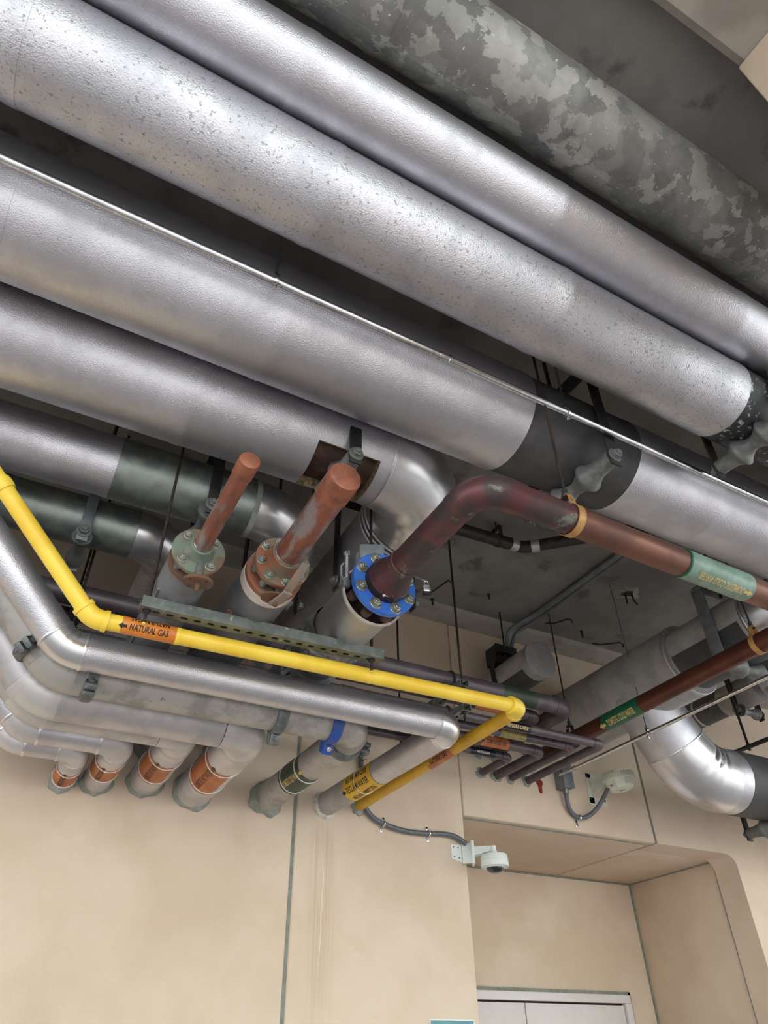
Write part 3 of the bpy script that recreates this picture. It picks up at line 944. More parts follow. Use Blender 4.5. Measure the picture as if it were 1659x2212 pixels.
flange_bolts(t, (x3, 2.101, z3), YN, .116, 8, .0255, .38)
nuts_behind(t, (x3, 2.165, z3), YN, .113, 8, .022, .38, 'rust_dark')
add('reducer', lathe((x3, 2.125, z3), YN, [(0, .090), (.07, .089), (.105, .077), (.135, .064), (.185, .063), (.188, .056)], 44), 'copper_purple', t)
add('reducer_collar', lathe((x3, 2.11, z3), YN, [(0, .0915), (.045, .091), (.047, .089)], 44), 'copper_black', t)
yc = 1.421
corner = V((x3, yc, z3))
arc = arc_pts((x3, 2.1, z3), corner, corner + U3, 0.105, 18)
add('copper_pipe', sweep([(x3, 1.96, z3), arc[0]], .0575, 36), 'copper_purple', t)
add('elbow', sweep([arc[0] + V((0, .035, 0))] + arc + [arc[-1] + U3 * .04], .0605, 36), 'copper_purple', t)
cps = corner + U3 * .14
cpe = corner + U3 * .42
add('copper_pipe', sweep([cps, cpe], .0565, 36), 'copper_purple', t)
add('copper_pipe', sweep([cpe, corner + U3 * 5.5], .0562, 36), 'copper_brown', t)
pl = corner + U3 * 1.155
nl = face(pl)
label(t, pl, -U3, nl, .0565, .37, 5.9, 'green_faded', [('DOMESTIC COLD WATER', .030, .016, .255, False, None)], 'gold_print', 'pipe_marker', 'faded green plastic marker sleeve with tan lettering', 0.003)
add('marker_arrow', wrap(arrow_geo(0, 0, .05, .028, 1), pl + U3 * .155, U3, nl, .0605, -.016), 'gold_print', t, False)
ring(t, corner + U3 * (1.155 - .186), U3, .0565, .012, .005, 'green', 'marker_end', 36)
add('tape', wrap(([V((-.02, -.006, 0)), V((.02, -.006, 0)), V((.02, .006, 0)), V((-.02, .006, 0))], [(0, 1, 2, 3)]), (x3, 2.085, z3), (0.2, -.1, 0), V((.2, -.5, -1)), .092), 'white_print', t, False)
add('gearbox', join(box((x3 + .02, 2.26, z3 + .235), (.055, .05, .04), (V((.9, -.4, 0)).normalized(), V((.4, .9, 0)).normalized(), V((0, 0, 1))), .012),
                    lathe((x3 - .005, 2.27, z3 + .12), (0, 0, 1), [(0, .035), (.03, .05), (.07, .05), (.075, .045), (.12, .045)], 24)), 'steel_grey', t, sharp=35)
add('gearbox_shaft', sweep([(x3 + .07, 2.25, z3 + .23), (x3 + .24, 2.20, z3 + .225)], .011, 12), 'rust_dark', t)
vt = add('vent_nipple', lathe((x3 - .125, 2.2, z3 + .03), (-.02, 0, 1), [(0, .012), (.03, .012), (.03, .0095), (.12, .0095), (.12, .0125), (.122, .0145), (.146, .0145), (.15, .012)], 16), 'chrome', t)
add('vent_valve', join(box((x3 - .13, 2.2, z3 + .02), (.016, .014, .022), None, .004), sweep([(x3 - .14, 2.195, z3 + .02), (x3 - .155, 2.19, z3 + .04), (x3 - .16, 2.185, z3 + .085), (x3 - .15, 2.18, z3 + .10)], .005, 8)), 'steel_grey', t, sharp=35)
add('tag_wire', sweep([(x3 + .02, 2.13, z3 + .15), (x3 + .06, 2.12, z3 + .16), (x3 + .10, 2.11, z3 + .158), (x3 + .15, 2.10, z3 + .165)], .006, 8), 'green', t)
q = thing('padlock', 'small silver and black padlock on a chain right of the blue flange', 'padlock', (x3 + .215, 2.13, z3 + .05))
add('lock_body', box((x3 + .215, 2.13, z3 + .05), (.016, .011, .018), (V((.9, -.3, 0)).normalized(), V((.3, .9, 0)).normalized(), V((0, 0, 1))), .004), 'chrome', q, sharp=30)
add('lock_base', box((x3 + .215, 2.13, z3 + .028), (.017, .012, .006), (V((.9, -.3, 0)).normalized(), V((.3, .9, 0)).normalized(), V((0, 0, 1))), .003), 'iron', q, sharp=30)
add('shackle', sweep([(x3 + .205, 2.132, z3 + .06), (x3 + .206, 2.132, z3 + .085), (x3 + .215, 2.13, z3 + .094), (x3 + .224, 2.128, z3 + .085), (x3 + .225, 2.128, z3 + .06)], .0028, 8), 'chrome', q)
add('chain', sweep([(x3 + .215, 2.13, z3 + .09), (x3 + .19, 2.16, z3 + .12), (x3 + .12, 2.2, z3 + .15)], .004, 8), 'chrome', q)
# bands that hang the copper mains
def split_ring(lab, p, u, r, top, lean=0.0, mt='copper_band', rodm='rod'):
    p = V(p)
    u = V(u).normalized()
    s = V((0, 0, 1)).cross(u).normalized()
    q = thing('pipe_hanger', lab, 'pipe hanger', (p.x, p.y, top), 'band hangers of the copper mains')
    n = 30
    vs_, fs = [], []
    prof = []
    for i in range(n + 1):
        a = PI * (-.15) - PI * 1.7 * i / n + PI * .0
        prof.append((math.cos(a + .9) * (r + .002), math.sin(a + .9) * (r + .002)))
    pts2 = []
    for i in range(n + 1):
        a = math.radians(62) - math.radians(304) * i / n
        pts2.append((math.cos(a) * (r + .003), math.sin(a) * (r + .003)))
    hx = r * .42
    pts2 = [(hx * .8, r + .05), (hx, r + .03)] + pts2 + [(-hx, r + .03), (-hx * .8, r + .05)]
    pts2.append((hx * .8, r + .05))
    wd = .016
    for (a, b) in pts2:
        for sgn in (-1, 1):
            vs_.append(p + s * a + V((0, 0, b)) + u * (sgn * wd))
        for sgn in (-1, 1):
            k = .003 / math.hypot(a, b)
            vs_.append(p + s * (a * (1 + k)) + V((0, 0, b * (1 + k))) + u * (sgn * wd))
    for i in range(len(pts2) - 1):
        o_ = 4 * i
        fs += [(o_, o_ + 4, o_ + 5, o_ + 1), (o_ + 2, o_ + 3, o_ + 7, o_ + 6), (o_, o_ + 2, o_ + 6, o_ + 4), (o_ + 1, o_ + 5, o_ + 7, o_ + 3)]
    add('band', (vs_, fs), mt, q, sharp=40)
    hexbolt(q, p + V((0, 0, r + .025)) - s * (hx + .003), -s, .010, 'bolt', False, 'screw')
    add('swivel', lathe(p + V((0, 0, r + .045)), (0, 0, 1), [(0, .016), (.012, .018), (.016, .012), (.04, .012), (.042, .008)], 14), 'iron', q)
    add('hanger_rod', sweep([p + V((0, 0, r + .06)), V((p.x, p.y, top))], 0.0055, 10), rodm, q)
    return q
M['copper_band'] = mat('copper_plated_band', (190, 146, 92), (172, 128, 78), 20, rough=0.45, metal=0.35)
split_ring('copper-coloured band hanger on the main below the dark shield', corner + U3 * .405, U3, .0565, TOP)

# ------------------------------------------------------------------ trapeze strut under the flanged pipes
def strut(name, lab, a, b, up, w_=0.055, h=0.045, slots=True, grp=None):
    """slotted channel from a to b; up is the open side; slots are cut through the base"""
    a, b = V(a), V(b)
    d = (b - a).normalized()
    up = V(up).normalized()
    s = d.cross(up).normalized()
    L = (b - a).length
    th = 0.003
    t = thing(name, lab, 'strut', (a + b) / 2, grp)
    for sg in (-1, 1):
        add('side_wall', join(box((a + b) / 2 + s * sg * (w_ / 2) + up * (h / 2), (L / 2, th / 2, h / 2), (d, s, up)),
                              box((a + b) / 2 + s * sg * (w_ / 2 - .005) + up * h, (L / 2, .0055, th / 2), (d, s, up))), 'strut', t, False)
    # base plate with slots
    vs_, fs = [], []
    pit, sl, sw = 0.0535, 0.031, 0.0085
    n = int((L - .02) / pit) if slots else 0
    off = (L - n * pit) / 2
    def P(x, y, z):
        vs_.append(a + d * x + s * y + up * z)
        return len(vs_) - 1
    for z, fl in ((0, False), (th, True)):
        def quad(x0, x1, y0, y1):
            f = (P(x0, y0, z), P(x1, y0, z), P(x1, y1, z), P(x0, y1, z))
            fs.append(f[::-1] if not fl else f)
        W = w_ / 2
        quad(0, off, -W, W)
        quad(L - off, L, -W, W)
        for k in range(n):
            x0 = off + k * pit
            g0 = (pit - sl) / 2
            quad(x0, x0 + g0, -W, W)
            quad(x0 + pit - g0, x0 + pit, -W, W)
            quad(x0 + g0, x0 + pit - g0, -W, -sw)
            quad(x0 + g0, x0 + pit - g0, sw, W)
            # rounded slot ends
            for (cx, sgn) in ((x0 + g0, 1), (x0 + pit - g0, -1)):
                for (yy) in (-1, 1):
                    f = (P(cx, yy * sw, z), P(cx + sgn * sw, yy * sw, z), P(cx + sgn * sw * .3, yy * sw * .7, z), P(cx, 0, z))
                    fs.append(f)
    add('slotted_base', (vs_, fs), 'strut', t, False)
    return t
ys = 2.45
t = strut('strut_channel', 'slotted grey-green strut channel below the flanged stubs', (.285, ys, 3.095), (1.318, ys, 3.108), (0, 0, 1))
for x, zz in ((.312, 3.096), (1.272, 3.108)):
    add('hanger_rod', sweep([(x, ys, zz - .055), (x, ys, TOP)], .0065, 10), 'rod', t)
    hexbolt(t, (x, ys, zz), (0, 0, -1), .017, 'iron', True, 'nut')
    add('rod_tip', lathe((x, ys, zz - .054), (0, 0, -1), [(0, .0068), (.006, .0068)], 10), 'yellow', t)
add('conduit_clip', join(box((.62, ys - .022, 3.15), (.012, .004, .014), None, .002), box((.615, ys - .03, 3.155), (.008, .010, .003))), 'rust', t, False)

# ------------------------------------------------------------------ natural gas line
DG = V((-.714, -.113, .691)).normalized()
t = thing('gas_pipe', 'bright yellow gas pipe running from the wall and turning up at the left', 'pipe', (2.08, YW, 3.057))
zg, rg = 3.057, 0.0325
ge, gl = V((2.088, 2.480, zg)), V((.135, 2.532, zg))
def fitting(par, a, c, b, R, r, mt):
    """screwed elbow: thick bend with a collar at each mouth"""
    arc = arc_pts(a, c, b, R, 12)
    d0 = (arc[0] - arc[1]).normalized()
    d1 = (arc[-1] - arc[-2]).normalized()
    path = [arc[0] + d0 * .022, arc[0] + d0 * .0215, arc[0] + d0 * .006, arc[0] + d0 * .004] + arc + [arc[-1] + d1 * .004, arc[-1] + d1 * .006, arc[-1] + d1 * .0215, arc[-1] + d1 * .022]
    rad = [r + .003, r + .0095, r + .0095, r + .006] + [r + .006] * len(arc) + [r + .006, r + .0095, r + .0095, r + .003]
    add('elbow_fitting', sweep(path, rad, 32), mt, par)
    return arc[0], arc[-1]
e0, e1 = fitting(t, (2.08, YW, zg), ge, gl, .05, rg, 'yellow')
f0, f1 = fitting(t, ge, gl, gl + DG, .09, rg, 'yellow')
add('pipe_length', sweep([(2.078, YW, zg), e0], rg, 28), 'yellow_aged', t)
add('pipe_length', sweep([e1, f0], rg, 28), 'yellow', t)
add('pipe_length', sweep([f1, gl + DG * .60], rg, 28), 'yellow', t)
add('pipe_length', sweep([gl + DG * .64, gl + DG * .95], rg, 28), 'yellow', t)
ring(t, gl + DG * .62, DG, rg, .05, .008, 'yellow', 'coupling', 28)
pm = V((.345, 2.5265, zg))
um = (ge - gl).normalized()
nm_ = face(pm)
label(t, pm, um, nm_, rg, .205, 4.6, 'orange', [('NATURAL GAS', .025, -.002, .145, False, 'start'), ('NATURAL GAS', .025, .038, .145, True, None)], 'ink', 'pipe_marker', 'orange marker reading natural gas')
ring(t, pm + um * .111, um, rg, .018, .0022, 'yellow', 'paint_ridge', 28)
pm = V((2.085, 3.19, zg))
label(t, pm, YN, face(pm), rg, .24, 4.6, 'orange_old', [('NATURAL GAS', .026, 0, .17, False, None)], 'ink', 'pipe_marker', 'darker orange marker reading natural gas')
escutcheon(t, (2.078, YW, zg), YN, rg, seed=11, grow=.022)

# ------------------------------------------------------------------ reclaimed water
t = thing('insulated_pipe', 'aluminium-clad reclaim water pipe, just below the yellow gas pipe', 'pipe', (1.86, YW, 3.04))
zr_, rr_ = 3.04, .0715
ra, rb, rc_ = V((1.852, YW, zr_)), V((1.897, 2.784, zr_)), V((.085, 2.784, zr_))
run(t, [ra, rb, rc_, rc_ + DG * .95], rr_, [.10, .17], 'alu', 'alu_smooth', .92, True, .05, n=40)
pm = ra.lerp(rb, (4.2 - 3.67) / (4.2 - 2.784))
um = (rb - ra).normalized()
add('pipe_paint', lathe(ra, um, [(0, rr_ + .0012), (.36, rr_ + .0012)], 40), 'canvas', t)
label(t, pm, um, face(pm), rr_ + .001, .33, 5.6, 'yellow_label', [('RECLAIM WATER', .034, 0, .25, False, 'start'), ('RECLAIM WATER', .034, .060, .25, True, None), ('RECLAIM WATER', .034, -.060, .25, True, None)], 'ink', 'pipe_marker', 'yellow marker reading reclaim water')
add('tie_wire', lathe(pm - um * .02, um, [(-.0015, rr_ + .001), (0, rr_ + .005), (.0015, rr_ + .001)], 36, False), 'white_print', t)
add('tie_wire', sweep([pm - um * .02 + V((-.02, 0, rr_)), pm - um * .02 + V((-.035, .01, rr_ + .035)), pm - um * .01 + V((-.01, -.03, rr_ + .04))], .002, 6), 'iron', t)
escutcheon(t, ra, YN, rr_, 'mastic_white', 12, grow=.014, th=.03)

# ------------------------------------------------------------------ grooved cold water pipe
def coupling(par, p, d, r, side, mt='coupling', nm='grooved_coupling', bolts='coupling'):
    """two-piece clamp ring with bolt lugs on both sides along the direction side"""
    p = V(p)
    d = V(d).normalized()
    side = V(side)
    side = (side - d * side.dot(d)).normalized()
    o3 = d.cross(side).normalized()
    c = add(nm, lathe(p - d * .026, d, [(0, r - .002), (0, r + .010), (.006, r + .016), (.012, r + .019), (.040, r + .019), (.046, r + .016), (.052, r + .010), (.052, r - .002)], 40, False), mt, par)
    for s in (-1, 1):
        q = p + side * s * (r + .030)
        add('lug', join(box(q + o3 * .017, (.030, .024, .013), (side, d, o3), .005), box(q - o3 * .017, (.030, .024, .013), (side, d, o3), .005)), mt, c, sharp=35)
        hexbolt(c, q + o3 * .030, o3, .020, bolts, False, 'bolt')
        hexbolt(c, q - o3 * .030, -o3, .020, bolts, False, 'bolt')
        add('bolt_shank', sweep([q - o3 * .02, q + o3 * .02], .007, 10), bolts, c)
    return c
t = thing('grooved_pipe', 'bare grey grooved pipe with bolted couplings, one of them blue', 'pipe', (1.465, YW, 3.03))
zc_, rr2 = 3.03, .083
da, db, dc = V((1.460, YW, zc_)), V((1.485, 2.985, zc_)), V((.085, 2.985, zc_))
run(t, [da, db, dc, dc + DG * .93], rr2, [.125, .19], 'bare', 'bare', 3.0, False, 0, n=44, name='pipe_length', ename='elbow', grow=.0015, lip=0)
dirs = (dc - db).normalized()
coupling(t, dc - dirs * .135, dirs, rr2, V((0, -.7, -.7)))
coupling(t, V((1.06, 2.985, zc_)), dirs, rr2, V((0, .35, -.95)))
coupling(t, V((1.335, 2.985, zc_)), dirs, rr2, V((0, .55, -.85)), 'blue_dark', 'blue_coupling', 'chrome')
coupling(t, dc + DG * .14, DG, rr2, V((0, -.5, -.6)))
coupling(t, db + (da - db).normalized() * .175, da - db, rr2, V((1, 0, -.18)))
um = (db - da).normalized()
pm = da + um * .52
label(t, pm, um, face(pm), rr2, .27, 2.9, 'green_dark', [('DOMESTIC COLD WATER', .034, 0, .20, False, 'end')], 'gold_print', 'pipe_marker', 'dark green marker with tan letters')
for k in (-.11, .085):
    add('tie_band', lathe(pm + um * k, um, [(-.004, rr2), (-.003, rr2 + .004), (.003, rr2 + .004), (.004, rr2)], 40, False), 'white_print', t)
escutcheon(t, da, YN, rr2, 'mastic', 14, grow=.026, th=.03)

# ------------------------------------------------------------------ hot water pipes
def hot_pipe(lab, x, y, z, r, xl, words, seed, jm='alu_dull', em='alu_pale', tag=None, Re=.05, zl=0.0, lb=None):
    t = thing('insulated_pipe', lab, 'pipe', (x, YW, z), 'hot water pipes entering the wall at lower left')
    a, b, c = V((x, YW, z)), V((x, y, z)), V((xl, y, z))
    run(t, [a, b, c, c + DG * .9], r, [r + Re, r + .10], jm, em, .95, r < .08, .13, n=44)
    add('painted_sleeve', lathe(a, YN, [(0, r + .0015), (max(.10, YW - y - r - Re - .03), r + .0015)], 44), 'alu_pale', t)
    L, s0, size, xs, arc_ = tag
    pm = a + YN * s0
    label(t, pm, YN, face(pm) + V((lb or 0, 0, 0)), r + .0015, L, arc_, 'orange_old', [(words, size, 0, xs, False, 'end')], 'ink_brown', 'pipe_marker', 'faded orange marker')
    for k in (-L * .42, L * .42):
        add('tie_band', lathe(pm + YN * k, YN, [(-.004, r), (-.003, r + .006), (.003, r + .006), (.004, r)], 40, False), 'white_print', t)
    escutcheon(t, a, YN, r, 'mastic', seed, grow=.016, th=.02)
    return t
hot_pipe('widest of the orange-labelled pipes, nearest the grooved cold water pipe', 1.013, 3.205, 3.02, .104, .05, 'DOMESTIC HOT WATER', 21, tag=(.34, .45, .038, .26, 1.9))
hot_pipe('second widest orange-labelled pipe, directly behind the widest one', .735, 3.412, 3.04, .090, .04, 'DOMESTIC HOT WATER', 22, tag=(.28, .36, .034, .21, 2.0), Re=.03)
hot_pipe('second orange-labelled pipe from the left edge', .476, 3.572, 3.0, .072, .035, 'DOMESTIC HOT WATER', 23, 'alu', 'alu_pale', (.20, .30, .028, .15, 3.6), Re=.03)
hot_pipe('leftmost and smallest orange-labelled pipe', .305, 3.727, 2.98, .059, -.0, 'DOMESTIC HOT WATER', 24, 'alu_dull', 'alu_pale', (.20, .15, .028, .15, 5.0), Re=.03)

# ------------------------------------------------------------------ medical gas tubes
def med_tube(lab, x, y, z, r, seed, markers, mt='med', grp='medical gas tubes entering the wall'):
    t = thing('gas_tube', lab, 'pipe', (x, YW, z), grp)
    a, b = V((x, YW, z)), V((x, y, z))
    c = V((-3.4, y, z))
    arc = arc_pts(a, b, c, r * 1.7, 12)
    add('tube_length', sweep([a, arc[0]], r, 24), mt, t)
    add('elbow', sweep([arc[0] + V((0, .03, 0)), arc[0] + V((0, .002, 0))] + arc + [arc[-1] + V((-.002, 0, 0)), arc[-1] + V((-.03, 0, 0))], r + .003, 24), mt, t)
    x0 = arc[-1].x
    for xa, xb in ((x0, 1.6), (1.6, -.9), (-.9, -3.4)):
        add('tube_length', sweep([(xa, y, z), (xb, y, z)], r, 24), mt, t)
    for xx in (1.6, -.9):
        add('sleeve', lathe((xx - .04, y, z), (1, 0, 0), [(0, r), (0, r + .003), (.08, r + .003), (.08, r)], 24), mt, t)
    escutcheon(t, a, YN, r, 'mastic', seed, grow=.014, th=.014)
    for (xm, L, mm, words, ink, size, xs, arw) in markers:
        pm = V((xm, y, z))
        label(t, pm, (1, 0, 0), face(pm), r, L, 4.8, mm, [(words, size, 0, xs, False, arw)] if words else [], ink, 'pipe_marker')
    return t
med_tube('lowest medical tube with black nitrogen marker, nearest the wall', 3.066, 3.842, 3.41, .026, 31, [(2.83, .20, 'black_label', 'NITROGEN', 'white_print', .015, .10, None)])
med_tube('medical tube with orange compressed air marker', 3.20, 3.66, 3.41, .033, 32, [(2.80, .22, 'orange_old', 'COMPRESSED AIR', 'ink', .024, .16, 'start')])
M['olive_label'] = mat('old_gold_marker', (150, 138, 84), (128, 116, 68), 40, rough=0.4)
med_tube('medical tube with old gold marker, second from the conduit', 3.33, 3.50, 3.41, .027, 33, [(2.83, .20, 'olive_label', None, 'ink_brown', .014, .12, None), (2.30, .18, 'orange_old', None, 'ink_brown', .012, .09, None)])
med_tube('medical tube with nitrous oxide marker, nearest the conduit', 3.48, 3.378, 3.41, .028, 34, [(2.77, .20, 'black_label', 'NITROUS OXIDE', 'gold_print', .022, .16, None)])
med_tube('upper medical tube with orange medical air marker', 3.06, 3.49, 3.567, .034, 35, [(2.66, .22, 'orange_old', 'MEDICAL AIR', 'ink', .026, .13, 'start')])
t6 = med_tube('thickest plum-dark tube with green marker on the upper trapeze', 3.19, 3.325, 3.588, .054, 36, [(2.77, .26, 'green_dark', None, 'white_print', .016, .15, None)])

def trapeze(lab, x, ya, yb, zs, rods):
    for i, z in enumerate(zs):
        t = strut('strut_channel', lab[i], (x, ya, z - .036), (x, yb, z - .036), (0, 0, 1), h=.036, grp='trapeze struts below the medical tubes')
        for y in rods:
            hexbolt(t, (x, y, z - .036), (0, 0, -1), .018, 'iron', True, 'nut')
            if i == 0:
                add('hanger_rod', sweep([(x, y, zs[-1] - .10), (x, y, TOP)], .0075, 10), 'rod', t)
        for y, r, zz in ((3.325, .054, 3.588), (3.49, .034, 3.567)) if i == 0 else ((3.378, .028, 3.41), (3.50, .027, 3.41), (3.66, .033, 3.41), (3.842, .026, 3.41)):
            n = 14
            pts = [(x, y - r - .003, z)] + [(x, y - (r + .003) * math.cos(PI * k / n), zz + (r + .003) * math.sin(PI * k / n)) for k in range(n + 1)] + [(x, y + r + .003, z)]
            add('pipe_clamp', sweep(pts, .008, 8), 'iron', t)
            hexbolt(t, (x, y, zz + r + .006), (0, 0, 1), .011, 'roller', False, 'screw')
trapeze(('upper strut of the trapeze below the thick tubes, beside the gas pipe', 'lower strut of the trapeze holding the four thin tubes'), 2.265, 3.17, 3.99, (3.53, 3.38), (3.20, 3.95))
trapeze(('upper strut of the trapeze hidden behind the flanged pipes', 'lower strut of the trapeze hidden behind the flanged pipes, bottom one'), .10, 3.24, 3.99, (3.53, 3.38), (3.26, 3.95))

# crumpled wrap and clamp behind the gas pipe
def wrap_geo(c, ya, yb, r, seed):
    rnd = random.Random(seed)
    ph = [rnd.uniform(0, 6.28) for _ in range(8)]
    n, m = 72, 26
    vs_, fs = [], []
    for i in range(m + 1):
        f = i / m
        y = ya + (yb - ya) * f
        for k in range(n):
            a = 2 * PI * k / n
            w_ = abs(math.sin(5 * a + 9 * f + ph[0])) * .5 + abs(math.sin(11 * a - 14 * f + ph[1])) * .35 + abs(math.sin(3 * a + 22 * f + ph[2])) * .4
            rr = r + .022 * w_ * math.sin(PI * min(1, f * 1.15 + .05)) ** .6
            vs_.append((c[0] + rr * math.cos(a), y, c[1] + rr * math.sin(a)))
    for i in range(m):
        for k in range(n):
            fs.append((i * n + k, i * n + (k + 1) % n, (i + 1) * n + (k + 1) % n, (i + 1) * n + k))
    return vs_, fs
o = add('pipe_wrap', wrap_geo((x3, z3), 2.52, 2.80, .1255, 4), 'foil', None, sharp=25)
o['label'] = 'crumpled grey wrap around the insulated pipe behind the gas pipe'; o['category'] = 'insulation'
t = thing('pipe_clamp', 'heavy galvanised bolted clamp behind the gas pipe, next to the crumpled wrap', 'clamp', (x3, 2.86, z3))
coupling(t, (x3, 2.86, z3), (0, 1, 0), .125, (-.75, 0, -.66))
roller_hanger('dark strap hanger on the wall-bound leg of the cut-open pipe', (1.508, 2.86, z4), (0, 1, 0), r4 - .002, TOP, .06)
roller_hanger('dark strap hanger on the wall-bound leg of the fifth pipe', (1.012, 3.15, z5), (0, 1, 0), r5, TOP, .055, False, .03, .05)

# ------------------------------------------------------------------ right-hand pipes running towards the camera
xq, zq, rq = 3.97, 3.92, .25
t = thing('insulated_pipe', 'huge grey pipe coming out of the wall with a dark shield, right side', 'pipe', (xq, YW, zq))
section(t, (xq, YW, zq), (xq, 3.55, zq), rq, 'canvas', 56)
section(t, (xq, 3.55, zq), (xq, 2.90, zq), rq, 'canvas', 56)
add('jacket_end', lathe((xq, 2.905, zq), YN, [(0, rq), (0, rq + .004), (.02, rq + .004), (.024, rq), (.024, .20)], 56, False), 'alu_dull', t)
section(t, (xq, 2.88, zq), (xq, 2.30, zq), .215, 'canvas', 56)
n = 40
vs_, fs = [], []
for yy in (2.86, 2.32):
    for rr in (.2165, .2195):
        for k in range(n + 1):
            a = math.radians(-168) + math.radians(156) * k / n
            vs_.append((xq + rr * math.cos(a), yy, zq + rr * math.sin(a)))
q_ = n + 1
for k in range(n):
    fs += [(q_ + k, q_ + k + 1, 3 * q_ + k + 1, 3 * q_ + k), (k, q_ + k, q_ + k + 1, k + 1)[::-1], (2 * q_ + k, 2 * q_ + k + 1, 3 * q_ + k + 1, 3 * q_ + k)]
add('pipe_shield', (vs_, fs), 'shield', t)
arc = arc_pts((xq, 3, zq), (xq, 2.04, zq), (6, 2.04, zq), .24, 18)
add('elbow_jacket', elbow_geo(arc, .222, .02, 48), 'alu_smooth', t, sharp=60)
ring(t, arc[0], YN, .224, .014, .004)
section(t, arc[-1], (5.7, 2.04, zq), .215, 'alu', 48)
section(t, (5.7, 2.04, zq), (7.2, 2.04, zq), .215, 'alu', 48)
escutcheon(t, (xq, YW, zq), YN, rq, seed=41)
# branch
yb, rb_ = 3.39, .222
ba, bb, bc = V((3.93, yb, zq)), V((4.33, yb, 3.335)), V((7.2, yb, 3.335))
arc = arc_pts(ba, bb, bc, .42, 26)
add('branch_saddle', sweep([ba + (bb - ba).normalized() * .02, arc[0]], rb_, 48), 'alu', t, label='short aluminium branch cut into the underside')
el = elbow_geo(arc, rb_ + .003, 0, 56)
m_ = len(arc)
rnd = random.Random(3)
for i in range(m_):
    tt = i / (m_ - 1)
    for j in range(56):
        v = el[0][i * 56 + j]
        e = (v - arc[i]).normalized()
        s_ = max(0.0, e.dot(V((.1, -.70, .55)).normalized()))
        crease = 0
        for c0 in (.42, .55, .68):
            crease += math.exp(-((tt - c0 - .06 * e.z) / .020) ** 2)
        el[0][i * 56 + j] = v - e * (0.020 * crease * s_ + .006 * rnd.random() * max(0, tt - .35) * (1 if s_ > .35 else 0))
add('elbow_jacket', el, 'alu_smooth', t, sharp=60, label='dented shiny aluminium elbow')
ring(t, arc[0], arc[1] - arc[0], rb_ + .002, .010, .003)
section(t, arc[-1], (4.66, yb, 3.335), rb_, 'alu', 52)
section(t, (4.66, yb, 3.335), (5.5, yb, 3.335), rb_ + .004, 'shield', 52, name='pipe_shield')
section(t, (5.5, yb, 3.335), (7.2, yb, 3.335), rb_, 'alu', 52)
roller_hanger('roller hanger under the shiny elbowed branch at the right edge', (5.04, yb, 3.335), (1, 0, 0), rb_ + .005, TOP, .055)
roller_hanger('wide flat strap hanger on the huge grey pipe', (xq, 2.50, zq), (0, 1, 0), .222, TOP, .085, mt='steel_grey')

# red-brown copper main
xr, zr2, rr3 = 3.55, 3.57, .0545
t = thing('copper_main', 'dark red-brown copper main with green cold water marker crossing the huge grey pipe', 'pipe', (xr, YW, zr2))
for a, b in ((YW, 3.45), (3.45, 2.95), (2.95, 0.6)):
    add('pipe_length', sweep([(xr, a, zr2), (xr, b, zr2)], rr3, 32), 'copper_dark', t)
pm = V((xr, 3.19, zr2))
label(t, pm, YN, face(pm), rr3, .34, 5.2, 'green', [('DOMESTIC COLD WATER', .044, -.012, .25, False, 'start')], 'gold_print', 'pipe_marker', 'green marker with tan lettering')
escutcheon(t, (xr, YW, zr2), YN, rr3, seed=42, grow=.03)
split_ring('copper-coloured band hanger at the right end of the red-brown main', (xr, 2.12, zr2), YN, rr3, TOP)
split_ring('rod and band where the red-brown main meets the plum tubes', (xr, 3.72, zr2), YN, rr3, TOP, mt='copper_dark')

# thin conduit below it
xc, zc2 = 3.752, 3.474
t = thing('steel_conduit', 'thin grey conduit dropping to the junction box on the wall', 'conduit', (xc, YW, zc2))
add('conduit_length', sweep([(xc, 3.98, zc2), (xc, 1.6, zc2)], .0125, 18), 'chrome', t)
add('conduit_length', sweep([(xc, 4.13, zc2), (xc, 3.98, zc2)], .0125, 18), 'chrome', t)
add('coupling', lathe((xc, 3.955, zc2), (0, 1, 0), [(0, .013), (0, .017), (.05, .017), (.05, .013)], 18), 'chrome', t)
conduit_clamp('long wire hanger of the conduit near the tee of the huge pipe', (xc, 3.21, zc2), YN, .0125, TOP, None)

# slim banded pipe behind, far right
xw, zw, rw = 5.36, 4.19, .115
t = thing('insulated_pipe', 'slim dark pipe with bright bands beyond the conduit at right edge', 'pipe', (xw, YW, zw))
section(t, (xw, YW, zw), (xw, 3.93, zw), rw, 'canvas_dark', 40)
section(t, (xw, 3.93, zw), (xw, 3.68, zw), rw, 'canvas_dark', 40)
ring(t, (xw, 3.94, zw), YN, rw + .002, .022, .004, 'alu_smooth')
section(t, (xw, 3.68, zw), (xw, 3.34, zw), rw + .008, 'canvas', 40)
arc = arc_pts((xw, 4, zw), (xw, 3.08, zw), (7, 3.08, zw), .18, 16)
add('elbow_jacket', elbow_geo(arc, rw + .012, .10, 40, 6), 'alu_smooth', t, sharp=60)
section(t, arc[-1], (7.2, 3.08, zw), rw, 'alu', 40)
escutcheon(t, (xw, YW, zw), YN, rw, seed=43)
roller_hanger('small roller hanger on the slim dark banded pipe', (xw, 3.50, zw), (0, 1, 0), rw + .012, TOP, .05, False, .03, .05)

